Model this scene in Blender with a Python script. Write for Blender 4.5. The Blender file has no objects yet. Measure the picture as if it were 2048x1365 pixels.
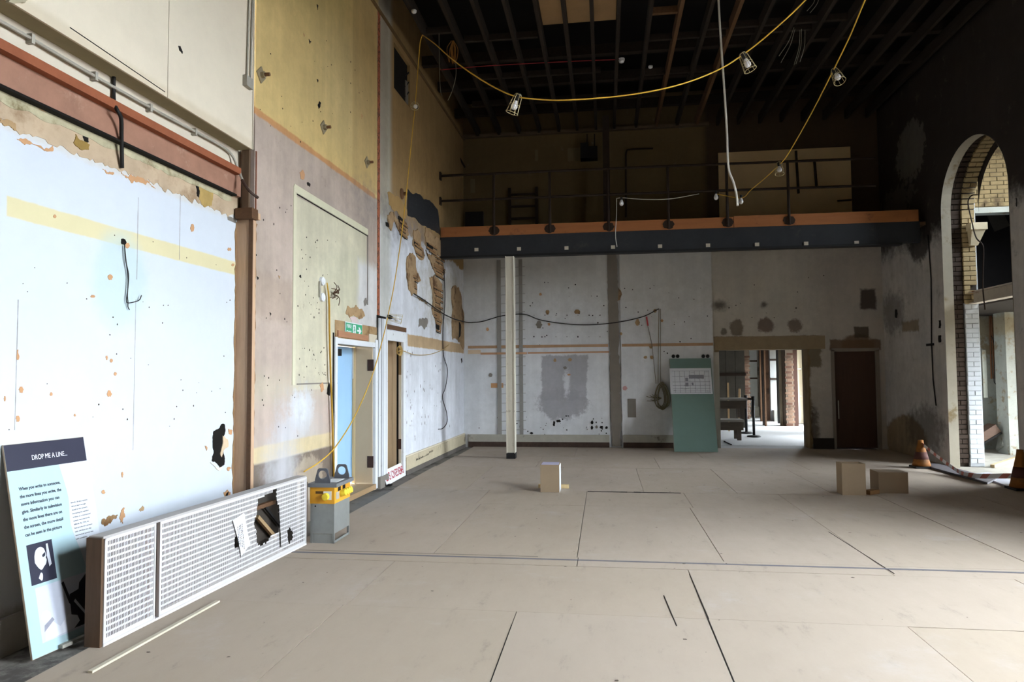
import bpy, bmesh, math, random
from mathutils import Vector, Matrix, noise
from mathutils.geometry import tessellate_polygon
random.seed(7)
SC = bpy.context.scene
COL = SC.collection

# ------------------------------------------------------------------ camera
FPX, YAW, PIT, ROL = 1381.5365, 0.132900631, 0.0478053798, -0.00715003413
CAM = Vector((0, 0, 1.6))
cF = Vector((-math.sin(YAW)*math.cos(PIT), math.cos(YAW)*math.cos(PIT), math.sin(PIT)))
_r0 = Vector((math.cos(YAW), math.sin(YAW), 0)); _u0 = _r0.cross(cF)
cR = math.cos(ROL)*_r0 + math.sin(ROL)*_u0; cU = cR.cross(cF)
cam_data = bpy.data.cameras.new('camera')
cam_data.sensor_width = 36; cam_data.sensor_fit = 'HORIZONTAL'
cam_data.lens = FPX/2048*36; cam_data.clip_start = 0.05; cam_data.clip_end = 200
cam = bpy.data.objects.new('camera', cam_data); COL.objects.link(cam)
cam.matrix_world = Matrix(((cR.x, cU.x, -cF.x, CAM.x), (cR.y, cU.y, -cF.y, CAM.y), (cR.z, cU.z, -cF.z, CAM.z), (0, 0, 0, 1)))
SC.camera = cam

# ------------------------------------------------------------------ sky and exposure
SKY = 52.0
world = bpy.data.worlds.new('overcast_sky'); SC.world = world
world.use_nodes = True
wn = world.node_tree; wn.nodes.clear()
_o = wn.nodes.new('ShaderNodeOutputWorld'); _b = wn.nodes.new('ShaderNodeBackground')
_g = wn.nodes.new('ShaderNodeNewGeometry'); _s = wn.nodes.new('ShaderNodeSeparateXYZ')
_r = wn.nodes.new('ShaderNodeValToRGB'); _m = wn.nodes.new('ShaderNodeMapRange')
_m.inputs[1].default_value = -1; _m.inputs[2].default_value = 1
_tc = wn.nodes.new('ShaderNodeTexCoord')
wn.links.new(_tc.outputs['Generated'], _s.inputs[0]); wn.links.new(_s.outputs[2], _m.inputs[0])
wn.links.new(_m.outputs[0], _r.inputs[0]); wn.links.new(_r.outputs[0], _b.inputs[0]); wn.links.new(_b.outputs[0], _o.inputs[0])
wn.nodes.remove(_g)
_e = _r.color_ramp.elements
_e[0].position = 0.49; _e[0].color = (0.10, 0.095, 0.085, 1)
_e[1].position = 0.51; _e[1].color = (0.83, 0.92, 1.0, 1)
_b.inputs[1].default_value = SKY
vs = SC.view_settings
vs.view_transform = 'Standard'; vs.look = 'None'; vs.gamma = 1; vs.use_curve_mapping = False
vs.exposure = 0.0
try:
    SC.cycles.use_denoising = True
    SC.cycles.max_bounces = 8; SC.cycles.diffuse_bounces = 5; SC.cycles.glossy_bounces = 2
    SC.cycles.sample_clamp_indirect = 6.0
    SC.cycles.caustics_reflective = False; SC.cycles.caustics_refractive = False
except Exception:
    pass

def portal(name, loc, size_u, size_v, normal):
    """sampling guide for the sky seen through a window opening (gives off no light itself)"""
    l = bpy.data.lights.new(name, 'AREA'); l.shape = 'RECTANGLE'; l.size = size_u; l.size_y = size_v
    l.cycles.is_portal = True
    o = bpy.data.objects.new(name, l); COL.objects.link(o); o.location = loc
    o.rotation_euler = Vector(normal).to_track_quat('-Z', 'Z').to_euler()
    return o
# right wall windows (out of frame), corridor window, far room windows: y range, z range
RWIN = [(4.15, 5.7, 1.1, 6.3), (1.7, 3.2, 1.1, 6.3)]
FWIN = []
for k, (a, b, c, d) in enumerate(RWIN):
    portal('daylight_portal', (6.42, (a+b)/2, (c+d)/2), b-a, d-c, (-1, 0, 0))
portal('daylight_portal', (9.45, 11.4, 1.4), 3.6, 2.0, (-1, 0, 0))
portal('daylight_portal', (9.35, 11.5, 5.25), 2.2, 1.5, (-1, 0, 0))
portal('daylight_portal', (6.55, 20.9, 1.2), 7.0, 2.3, (-1, 0, 0))

# ------------------------------------------------------------------ helpers: pixels of the photo -> metres on a known plane
def ray(x, y):
    return cF + (x-1024)/FPX*cR - (y-682.5)/FPX*cU
class Frame:
    def __init__(s, O, U, W):
        s.O = Vector(O); s.U = Vector(U).normalized(); s.W = Vector(W).normalized(); s.V = Vector((0, 0, 1))
    def p(s, u, v, w=0.0):
        return s.O + s.U*u + s.V*v + s.W*w
    def hit(s, x, y, w=0.0):
        d = ray(x, y); t = (s.W.dot(s.O-CAM)+w)/s.W.dot(d)
        return CAM + t*d
    def uv(s, x, y, w=0.0):
        q = s.hit(x, y, w) - s.O
        return q.dot(s.U), q.dot(s.V)
SK = 0.02
LW = Frame((-3.3-SK*6.1, 0, 0), (SK, 1, 0), (1, -SK, 0))      # left wall
BW = Frame((0, 15.2, 0), (1, 0, 0), (0, -1, 0))               # back wall
RW = Frame((5.75, 0, 0), (0, 1, 0), (-1, 0, 0))               # right wall
GF = Frame((0, 13.1, 0), (1, 0, 0), (0, -1, 0))               # gallery front
def flo(x, y, z=0.0):
    d = ray(x, y); t = (z-CAM.z)/d.z
    return CAM + t*d
def aty(x, y, Y):
    d = ray(x, y); return CAM + d*(Y/d.y)
def atx(x, y, X):
    d = ray(x, y); return CAM + d*(X/d.x)

def lin(c):
    c = c/255.0
    return c/12.92 if c <= 0.04045 else ((c+0.055)/1.055)**2.4
def rgb(r, g, b):
    return (lin(r), lin(g), lin(b), 1)

# ------------------------------------------------------------------ helpers: materials
class NB:
    def __init__(s, name, rough=0.85, metal=0.0, spec=0.3):
        s.mat = bpy.data.materials.new(name); s.mat.use_nodes = True
        s.nt = s.mat.node_tree; s.nt.nodes.clear()
        s.out = s.nt.nodes.new('ShaderNodeOutputMaterial'); s.bs = s.nt.nodes.new('ShaderNodeBsdfPrincipled')
        s.nt.links.new(s.bs.outputs[0], s.out.inputs[0])
        s.bs.inputs['Roughness'].default_value = rough; s.bs.inputs['Metallic'].default_value = metal
        s.bs.inputs['Specular IOR Level'].default_value = spec
        s.pos = None
    def n(s, t): return s.nt.nodes.new(t)
    def put(s, sock, v):
        if isinstance(v, bpy.types.NodeSocket): s.nt.links.new(v, sock)
        else: sock.default_value = v
    def m(s, op, a, b=0.0, clamp=False):
        k = s.n('ShaderNodeMath'); k.operation = op; k.use_clamp = clamp
        s.put(k.inputs[0], a); s.put(k.inputs[1], b)
        return k.outputs[0]
    def coords(s, world=True):
        if s.pos is None:
            if world:
                g = s.n('ShaderNodeNewGeometry'); s.pos = g.outputs['Position']
            else:
                g = s.n('ShaderNodeTexCoord'); s.pos = g.outputs['Object']
            x = s.n('ShaderNodeSeparateXYZ'); s.nt.links.new(s.pos, x.inputs[0]); s.xyz = x.outputs
        return s.pos
    def noise(s, scale, detail=4, rough=0.6, stretch=None, seed=0.0):
        v = s.pos
        if stretch or seed:
            mp = s.n('ShaderNodeMapping'); s.nt.links.new(v, mp.inputs[0])
            mp.inputs['Scale'].default_value = stretch or (1, 1, 1); mp.inputs['Location'].default_value = (seed, seed*1.7, seed*.3)
            v = mp.outputs[0]
        k = s.n('ShaderNodeTexNoise'); s.nt.links.new(v, k.inputs['Vector'])
        k.inputs['Scale'].default_value = scale; k.inputs['Detail'].default_value = detail; k.inputs['Roughness'].default_value = rough
        return k.outputs[0]
    def mix(s, a, b, f, mode='MIX'):
        k = s.n('ShaderNodeMix'); k.data_type = 'RGBA'; k.blend_type = mode
        s.put(k.inputs[0], f); s.put(k.inputs[6], a); s.put(k.inputs[7], b)
        return k.outputs[2]
    def step(s, v, a, b, t0=0.0, t1=1.0):
        k = s.n('ShaderNodeMapRange'); k.interpolation_type = 'SMOOTHSTEP'
        s.put(k.inputs[0], v); k.inputs[1].default_value = a; k.inputs[2].default_value = b
        k.inputs[3].default_value = t0; k.inputs[4].default_value = t1
        return k.outputs[0]
    def bump(s, h, strength=0.3, dist=0.01):
        k = s.n('ShaderNodeBump'); k.inputs['Strength'].default_value = strength; k.inputs['Distance'].default_value = dist
        s.put(k.inputs['Height'], h); s.nt.links.new(k.outputs[0], s.bs.inputs['Normal'])
    def done(s, col):
        s.put(s.bs.inputs['Base Color'], col); return s.mat

MATS = {}
def mat(name, col, rough=0.8, metal=0.0, var=0.12, scale=6.0, dirt=None, stretch=None, bump=0.15, spec=0.3, world=False, dscale=2.5):
    """plain procedural material: colour, fine variation, optional dirt tone"""
    if name in MATS: return MATS[name]
    b = NB(name, rough, metal, spec); b.coords(world)
    nz = b.noise(scale, 5, 0.65, stretch)
    dark = tuple(c*(1-var*1.6) for c in col[:3])+(1,); lite = tuple(min(1, c*(1+var)) for c in col[:3])+(1,)
    c = b.mix(dark, lite, nz)
    if dirt:
        n2 = b.noise(dscale, 6, 0.7, None, 3.1)
        c = b.mix(c, dirt[0], b.step(n2, dirt[1], dirt[1]+dirt[2]))
    if bump: b.bump(b.noise(scale*6, 4, 0.7, stretch, 1.3), bump, 0.004)
    MATS[name] = b.done(c)
    return MATS[name]

def wallmat(name, base, ax, feats, var=0.10, grime=None, rough=0.9, bump=0.25, streak=0.0):
    """wall finish: a base colour and painted / bare areas placed in metres on the wall (ax = 1 for y-z walls, 0 for x-z walls)
    feature: (shape, u0, u1, v0, v1, colour, softness, raggedness, strength)"""
    b = NB(name, rough); b.coords(True)
    u, v = b.xyz[ax], b.xyz[2]
    n1 = b.noise(1.3, 6, 0.62); n2 = b.noise(9, 6, 0.7); n3 = b.noise(45, 4, 0.7)
    rag = b.m('SUBTRACT', b.m('ADD', b.m('MULTIPLY', n2, 0.7), b.m('MULTIPLY', n1, 0.6)), 0.65)
    col = base
    for f in feats:
        sh, u0, u1, v0, v1, c, soft, amp, st = f
        uc, vc, hu, hv = (u0+u1)/2, (v0+v1)/2, abs(u1-u0)/2, abs(v1-v0)/2
        du = b.m('ABSOLUTE', b.m('SUBTRACT', u, uc)); dv = b.m('ABSOLUTE', b.m('SUBTRACT', v, vc))
        if sh == 'r':
            d = b.m('MAXIMUM', b.m('SUBTRACT', du, hu), b.m('SUBTRACT', dv, hv))
        else:
            a1 = b.m('DIVIDE', du, hu); a2 = b.m('DIVIDE', dv, hv)
            d = b.m('MULTIPLY', b.m('SUBTRACT', b.m('SQRT', b.m('ADD', b.m('MULTIPLY', a1, a1), b.m('MULTIPLY', a2, a2))), 1.0), min(hu, hv))
        if amp: d = b.m('ADD', d, b.m('MULTIPLY', rag, amp*2))
        msk = b.step(d, soft, -soft, 0.0, st)
        col = b.mix(col, c, msk)
    g = b.step(n1, 0.25, 0.8, 1-var*1.4, 1+var*0.4)
    g2 = b.step(n2, 0.2, 0.8, 1-var*0.8, 1+var*0.3)
    gm = b.m('MULTIPLY', g, g2)
    if streak:
        ns = b.noise(5, 5, 0.6, (1, 1, 0.06), 2.0)
        gm = b.m('MULTIPLY', gm, b.step(ns, 0.3, 0.75, 1-streak, 1+streak*0.3))
    vm = b.n('ShaderNodeVectorMath'); vm.operation = 'SCALE'
    b.put(vm.inputs[0], col); b.put(vm.inputs['Scale'], gm)
    col = vm.outputs[0]
    if grime:
        for (gc, lo, hi, sc, st) in grime:
            ng = b.noise(sc, 7, 0.72, None, 5.5+sc)
            col = b.mix(col, gc, b.step(ng, lo, hi, 0, st))
    b.bump(b.m('ADD', b.m('MULTIPLY', n2, 0.6), b.m('MULTIPLY', n3, 0.4)), bump, 0.012)
    return b.done(col)

def woodmat(name, col, axis=2, var=0.25, rough=0.7, scale=3.0):
    st = [9, 9, 9]; st[axis] = 0.8
    return mat(name, col, rough, 0, var, scale, None, tuple(st), 0.2)

# ------------------------------------------------------------------ helpers: geometry
def chain(o):
    return chain(o.parent) @ o.matrix_basis if o.parent else o.matrix_basis.copy()
def link(o, parent=None):
    COL.objects.link(o)
    if parent is not None: o.parent = parent
    return o
def mk(name, bm, m, parent=None, smooth=False, kind=None, label=None):
    """link a bmesh (world coordinates) as ONE object, origin at its base"""
    if not isinstance(bm, bmesh.types.BMesh):
        b2 = bmesh.new(); vs_ = [b2.verts.new(v) for v in bm[0]]
        for f in bm[1]:
            try: b2.faces.new([vs_[i] for i in f])
            except ValueError: pass
        bm = b2
    xs = [v.co for v in bm.verts]
    o_ = Vector(((min(v.x for v in xs)+max(v.x for v in xs))/2, (min(v.y for v in xs)+max(v.y for v in xs))/2, min(v.z for v in xs)))
    inv = chain(parent).inverted() if parent is not None else Matrix()
    rot = inv.to_3x3()
    for v in bm.verts: v.co = rot @ (v.co-o_)
    bm.normal_update()
    me = bpy.data.meshes.new(name); bm.to_mesh(me); bm.free()
    if smooth:
        for p in me.polygons: p.use_smooth = True
    me.materials.append(m)
    o = bpy.data.objects.new(name, me); link(o, parent)
    o.location = inv @ o_
    if kind: o['kind'] = kind
    if label: o['label'] = label
    return o
def tag(o, label, cat, group=None, kind=None):
    o['label'] = label; o['category'] = cat
    if group: o['group'] = group
    if kind: o['kind'] = kind
    return o
def struct(o, label=None):
    o['kind'] = 'structure'
    if label: o['label'] = label
    return o
def empty(name, loc, rz=0.0):
    o = bpy.data.objects.new(name, None); COL.objects.link(o); o.location = loc; o.rotation_euler = (0, 0, rz)
    o.empty_display_size = 0.1
    return o
def thing(name, label, cat, loc=(0, 0, 0), group=None, rz=0.0):
    return tag(empty(name, loc, rz), label, cat, group)

def hexa(bm, P8):
    v = [bm.verts.new(p) for p in P8]
    for f in ((0, 3, 2, 1), (4, 5, 6, 7), (0, 1, 5, 4), (1, 2, 6, 5), (2, 3, 7, 6), (3, 0, 4, 7)):
        bm.faces.new([v[i] for i in f])
def abox(bm, x0, x1, y0, y1, z0, z1):
    hexa(bm, [(x0, y0, z0), (x1, y0, z0), (x1, y1, z0), (x0, y1, z0), (x0, y0, z1), (x1, y0, z1), (x1, y1, z1), (x0, y1, z1)])
    return bm
def fbox(bm, fr, u0, u1, v0, v1, w0, w1):
    hexa(bm, [fr.p(u0, v0, w0), fr.p(u1, v0, w0), fr.p(u1, v0, w1), fr.p(u0, v0, w1), fr.p(u0, v1, w0), fr.p(u1, v1, w0), fr.p(u1, v1, w1), fr.p(u0, v1, w1)])
    return bm
def NBM(): return bmesh.new()
def bx(name, m, parent, *a, **k):
    return mk(name, abox(NBM(), *a), m, parent, **k)
def fb(name, m, parent, fr, *a, **k):
    return mk(name, fbox(NBM(), fr, *a), m, parent, **k)
def beam(bm, a, b, wd, ht, up=(0, 0, 1)):
    """rectangular bar from a to b"""
    a, b = Vector(a), Vector(b); d = (b-a).normalized(); up = Vector(up)
    s = d.cross(up)
    if s.length < 1e-4: s = d.cross(Vector((1, 0, 0)))
    s.normalize(); t = s.cross(d).normalized()
    s *= wd/2; t *= ht/2
    hexa(bm, [a-s-t, a+s-t, b+s-t, b-s-t, a-s+t, a+s+t, b+s+t, b-s+t])
    return bm
def tube(bm, pts, r, n=7, closed=False):
    pts = [Vector(p) for p in pts]; rings = []
    N = len(pts); prev = None
    for i, p in enumerate(pts):
        if closed: d = pts[(i+1) % N]-pts[i-1]
        else: d = pts[min(i+1, N-1)]-pts[max(i-1, 0)]
        d.normalize()
        s = prev-d*prev.dot(d) if prev is not None else d.cross(Vector((0, 0, 1)))
        if s.length < 1e-3: s = d.cross(Vector((0, 1, 0.2)))
        s.normalize(); prev = s; t = d.cross(s)
        rr = r[i] if isinstance(r, (list, tuple)) else r
        rings.append([bm.verts.new(p+(s*math.cos(2*math.pi*k/n)+t*math.sin(2*math.pi*k/n))*rr) for k in range(n)])
    for i in range(N if closed else N-1):
        A, B = rings[i], rings[(i+1) % N]
        for k in range(n): bm.faces.new((A[k], A[(k+1) % n], B[(k+1) % n], B[k]))
    if not closed:
        bm.faces.new(rings[0][::-1]); bm.faces.new(rings[-1])
    return bm
def spline(pts, n=10):
    pts = [Vector(p) for p in pts]; out = []
    P = [2*pts[0]-pts[1]]+pts+[2*pts[-1]-pts[-2]]
    for i in range(1, len(P)-2):
        for k in range(n):
            t = k/n; a, b, c, d = P[i-1], P[i], P[i+1], P[i+2]
            out.append(0.5*((2*b)+(c-a)*t+(2*a-5*b+4*c-d)*t*t+(3*b-a-3*c+d)*t**3))
    out.append(pts[-1])
    return out
def lathe(bm, base, prof, n=20, axis=(0, 0, 1)):
    """prof: (radius, height) list along axis from base"""
    ax = Vector(axis).normalized(); s = ax.cross(Vector((0, 1, 0.13))).normalized(); t = ax.cross(s); base = Vector(base); R = []
    for r, h in prof:
        R.append([bm.verts.new(base+ax*h+(s*math.cos(2*math.pi*k/n)+t*math.sin(2*math.pi*k/n))*max(r, 1e-4)) for k in range(n)])
    for A, B in zip(R, R[1:]):
        for k in range(n): bm.faces.new((A[k], A[(k+1) % n], B[(k+1) % n], B[k]))
    bm.faces.new(R[0][::-1]); bm.faces.new(R[-1])
    return bm
def rough_outline(pts, amp, depth=3, seed=0):
    rnd = random.Random(seed); pts = [Vector((p[0], p[1])) for p in pts]
    for _ in range(depth):
        out = []
        for i, a in enumerate(pts):
            b = pts[(i+1) % len(pts)]; d = b-a; nrm = Vector((-d.y, d.x))
            out += [a, (a+b)/2+nrm*rnd.uniform(-amp, amp)+d*rnd.uniform(-.1, .1)]
        pts = out
    return pts
def patch_bm(bm, fr, uvs, w0, w1):
    """thin plate with the outline uvs (metres on the wall), from w0 to w1"""
    tri = tessellate_polygon([[Vector((p[0], p[1], 0)) for p in uvs]])
    a = [bm.verts.new(fr.p(p[0], p[1], w1)) for p in uvs]; b = [bm.verts.new(fr.p(p[0], p[1], w0)) for p in uvs]
    for t in tri:
        try: bm.faces.new([a[i] for i in t])
        except ValueError: pass
    N = len(uvs)
    for i in range(N):
        j = (i+1) % N; bm.faces.new((a[i], a[j], b[j], b[i]))
    bmesh.ops.recalc_face_normals(bm, faces=bm.faces)
    return bm
_ps = [100]
def patch(name, fr, pix, m, parent, w=0.0, t=0.004, amp=0.16, depth=3, kind=None, label=None):
    """ragged plate traced where it lies on the wall"""
    _ps[0] += 1
    uv = [fr.uv(x, y, w+t) for x, y in pix]
    return mk(name, patch_bm(NBM(), fr, rough_outline(uv, amp, depth, _ps[0]), w-0.002, w+t), m, parent, kind=kind, label=label)
def specks(name, fr, pixs, m, parent, w=0.0, size=(0.006, 0.02), t=0.002, seed=1, tall=1.0):
    """small holes and chips: too small to pick apart, one joined part"""
    rnd = random.Random(seed); bm = NBM()
    for x, y in pixs:
        u, v = fr.uv(x, y, w); r = rnd.uniform(*size); n = rnd.choice((5, 6, 7)); ph = rnd.uniform(0, 6)
        ring = [(u+math.cos(ph+2*math.pi*k/n)*r*rnd.uniform(.6, 1.1), v+tall*math.sin(ph+2*math.pi*k/n)*r*rnd.uniform(.6, 1.2)) for k in range(n)]
        patch_bm(bm, fr, ring, w-0.001, w+t)
    return mk(name, bm, m, parent, kind='stuff')
def rnd_pix(x0, x1, y0, y1, n, seed):
    r = random.Random(seed); return [(r.uniform(x0, x1), r.uniform(y0, y1)) for _ in range(n)]
def slab(fr, u0, u1, v0, v1, w0, w1, holes=()):
    """wall slab between w0 (back) and w1 (front) with rectangular openings cut through"""
    us = sorted({u0, u1, *[h[0] for h in holes], *[h[1] for h in holes]}); vs_ = sorted({v0, v1, *[h[2] for h in holes], *[h[3] for h in holes]})
    us = [u for u in us if u0 <= u <= u1]; vs_ = [v for v in vs_ if v0 <= v <= v1]
    bm = NBM(); V = {}
    def vt(i, j, s):
        if (i, j, s) not in V: V[i, j, s] = bm.verts.new(fr.p(us[i], vs_[j], (w0, w1)[s]))
        return V[i, j, s]
    def solid(i, j):
        if not (0 <= i < len(us)-1 and 0 <= j < len(vs_)-1): return False
        a, b = (us[i]+us[i+1])/2, (vs_[j]+vs_[j+1])/2
        return not any(h[0] < a < h[1] and h[2] < b < h[3] for h in holes)
    for i in range(len(us)-1):
        for j in range(len(vs_)-1):
            if not solid(i, j): continue
            bm.faces.new([vt(i, j, 1), vt(i+1, j, 1), vt(i+1, j+1, 1), vt(i, j+1, 1)])
            bm.faces.new([vt(i, j, 0), vt(i, j+1, 0), vt(i+1, j+1, 0), vt(i+1, j, 0)])
            for (di, dj, a, b) in ((-1, 0, (i, j), (i, j+1)), (1, 0, (i+1, j+1), (i+1, j)), (0, -1, (i+1, j), (i, j)), (0, 1, (i, j+1), (i+1, j+1))):
                if not solid(i+di, j+dj):
                    bm.faces.new([vt(*a, 0), vt(*b, 0), vt(*b, 1), vt(*a, 1)])
    bmesh.ops.recalc_face_normals(bm, faces=bm.faces)
    return bm
def copy_tree(o, parent=None):
    c = o.copy(); COL.objects.link(c); c.parent = parent
    for ch in list(o.children): copy_tree(ch, c)
    return c
def text(name, body, m, parent, O, X, Yv, height, width=None, align='LEFT', bold=0.0, spacing=1.0):
    """flat lettering: O = lower start of the line, X / Yv = reading and up directions (world)"""
    cu = bpy.data.curves.new(name, 'FONT'); cu.body = body; cu.align_x = align; cu.size = height/0.69
    cu.extrude = 0.0004; cu.offset = bold; cu.space_character = spacing; cu.fill_mode = 'BOTH'
    cu.resolution_u = 3
    o = bpy.data.objects.new(name, cu); COL.objects.link(o); o.parent = parent
    cu.materials.append(m)
    X = Vector(X).normalized(); Yv = Vector(Yv).normalized(); Z = X.cross(Yv)
    sx = 1.0
    if width:
        bpy.context.view_layer.update()
        if o.dimensions.x > 1e-5: sx = width/o.dimensions.x
    bpy.context.view_layer.update()
    me = bpy.data.meshes.new_from_object(o.evaluated_get(bpy.context.evaluated_depsgraph_get()))
    bpy.data.objects.remove(o); bpy.data.curves.remove(cu)
    me.name = name; me.materials.clear(); me.materials.append(m)
    o = bpy.data.objects.new(name, me); COL.objects.link(o); o.parent = parent
    M = Matrix(((X.x*sx, Yv.x, Z.x, O[0]), (X.y*sx, Yv.y, Z.y, O[1]), (X.z*sx, Yv.z, Z.z, O[2]), (0, 0, 0, 1)))
    o.matrix_basis = (chain(parent).inverted() @ M) if parent is not None else M
    return o

# ------------------------------------------------------------------ palette
M_DARK = mat('hole_black', rgb(22, 18, 15), 0.95, var=0.3, bump=0)
M_PLASTER = mat('bare_tan_plaster', rgb(176, 146, 108), 0.95, var=0.22, scale=7, dirt=(rgb(120, 88, 56), 0.5, 0.2), world=True, bump=0.4)
M_ORANGE = mat('orange_bare_patch', rgb(196, 150, 110), 0.95, var=0.15, scale=9, world=True)
M_LATH = woodmat('lath_wood', rgb(150, 112, 72), 1, 0.3)
M_TRIM = woodmat('brown_timber', rgb(206, 172, 140), 2, 0.22)
M_DKWOOD = woodmat('dark_timber', rgb(98, 70, 48), 1, 0.3)
M_WHITEPAINT = mat('white_gloss_paint', rgb(226, 229, 232), 0.5, var=0.05, scale=5, dirt=(rgb(150, 140, 128), 0.62, 0.1), dscale=8)
M_CREAM = mat('cream_paint', rgb(214, 204, 184), 0.7, var=0.06, scale=3, dirt=(rgb(170, 150, 120), 0.66, 0.12))
M_GALV = mat('grey_conduit', rgb(178, 174, 162), 0.55, 0.2, var=0.12, scale=20)
M_CEMENT = mat('grey_cement', rgb(128, 122, 114), 0.95, var=0.12, scale=5, world=True, bump=0.4)
M_BLACKMETAL = mat('black_steel', rgb(34, 33, 34), 0.6, 0.3, var=0.2, scale=8)
M_YCABLE = mat('yellow_cable', rgb(214, 170, 62), 0.5, var=0.06, scale=20, bump=0)
M_BCABLE = mat('black_cable', rgb(30, 28, 27), 0.6, var=0.1, bump=0)
M_WCABLE = mat('white_cable', rgb(214, 210, 200), 0.5, var=0.05, bump=0)
M_WHITE = mat('white_sheet', rgb(232, 234, 238), 0.7, var=0.02, bump=0)

# ------------------------------------------------------------------ floor
m_sub = mat('concrete_subfloor', rgb(128, 124, 118), 0.95, var=0.2, scale=3, world=True, dirt=(rgb(80, 76, 72), 0.5, 0.15))
floor = struct(bx('floor', m_sub, None, -3.9, 5.75, -5, 15.9, -0.25, -0.02), 'beige hardboard sheets laid over a concrete floor')
b = NB('beige_floor_sheet', 0.72, 0, 0.25); b.coords(True)
oi = b.n('ShaderNodeObjectInfo'); n1 = b.noise(0.8, 5, 0.6); n2 = b.noise(6, 7, 0.75, (1, 0.35, 1)); n3 = b.noise(60, 3, 0.7)
c = b.mix(rgb(166, 152, 138), rgb(188, 174, 159), n1)
c = b.mix(c, rgb(174, 159, 140), b.m('MULTIPLY', oi.outputs['Random'], 0.5))
c = b.mix(c, rgb(122, 114, 104), b.step(n2, 0.56, 0.8, 0, 0.55))
c = b.mix(c, rgb(188, 182, 177), b.step(b.noise(1.1, 6, 0.7, None, 9.0), 0.55, 0.75, 0, 0.5))
c = b.mix(c, rgb(105, 96, 86), b.step(b.noise(30, 3, 0.6, (1, 0.5, 1), 4.0), 0.71, 0.76, 0, 0.55))
b.bump(b.m('ADD', n2, b.m('MULTIPLY', n3, 0.5)), 0.12, 0.004)
b.put(b.bs.inputs['Roughness'], b.step(n2, 0.2, 0.8, 0.55, 0.85))
M_FLOOR = b.done(c)
rows = [(-3.0, -0.2, [-3.05, -1.83, -0.61, 0.64, 1.86, 3.08, 4.3, 5.74]), (-0.2, 2.26, [-3.05, -1.83, -0.61, 0.64, 1.86, 3.08, 4.3, 5.74]),
        (2.26, 4.70, [-3.05, -1.83, -0.61, 0.64, 1.86, 3.08, 4.3, 5.74]), (4.70, 5.84, [-3.05, -1.81, 0.65, 3.09, 5.74]),
        (5.84, 6.12, [-3.0, -0.25, 2.23, 5.74]), (6.12, 8.50, [-2.95, -1.54, -0.26, 0.98, 2.23, 3.46, 4.68, 5.74]),
        (8.50, 9.52, [-2.95, -1.6, -0.26, 1.02, 2.23, 3.46, 4.68, 5.74]), (9.52, 11.9, [-2.97, -1.94, -0.72, 0.5, 1.72, 2.94, 4.16, 5.74]),
        (11.9, 13.4, [-2.94, -1.2, 0.9, 3.3, 5.74]), (13.4, 15.2, [-2.9, -0.6, 1.8, 4.2, 5.74])]
rr = random.Random(3)
for (y0, y1, xs) in rows:
    for a_, b_ in zip(xs, xs[1:]):
        g = 0.0018+rr.uniform(0, 0.0022); dz = rr.uniform(-0.0025, 0)
        bx('floor_sheet', M_FLOOR, floor, a_+g, b_-g, y0+g, y1-g, -0.02, dz)
M_TAPE = mat('blue_grey_tape', rgb(112, 110, 116), 0.7, var=0.2, scale=9, world=True, bump=0)
bx('tape_strip', M_TAPE, floor, -2.85, 5.6, 6.015, 6.05, -0.001, 0.0012)
bx('tape_strip', mat('faded_tape', rgb(140, 130, 116), 0.8, var=0.2), floor, -2.8, -0.6, 6.1, 6.118, -0.001, 0.001)
# open seam where a sheet edge is torn
bm = NBM()
for k in range(14):
    x = -0.25+k*0.088; abox(bm, x, x+0.089, 9.50-rr.uniform(0, .016), 9.52+rr.uniform(0, .02), -0.004, 0.0012)
mk('torn_sheet_edge', bm, M_DARK, floor, kind='stuff')
for (x0, y0, x1, y1) in ((0.648, 5.72, 0.642, 3.6), (0.40, 5.15, 0.43, 4.55), (-0.61, 4.45, -0.61, 3.4), (2.2, 7.35, 2.25, 5.9)):
    mk('seam_gap', beam(NBM(), (x0, y0, 0), (x1, y1, 0), 0.006, 0.002), M_DARK, floor)
def floor_specks(n, seed):
    r = random.Random(seed); bm = NBM()
    for _ in range(n):
        x, y = r.uniform(-2.7, 5), r.uniform(3.2, 13); s = r.uniform(0.004, 0.016)
        ring = [bm.verts.new((x+math.cos(k*1.25)*s*r.uniform(.5, 1.6), y+math.sin(k*1.25)*s*r.uniform(.5, 1.2), 0.0015)) for k in range(5)]
        bm.faces.new(ring)
    return bm
mk('floor_chips', floor_specks(110, 5), mat('dark_chip', rgb(84, 74, 64), 0.9), floor, kind='stuff')

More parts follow.
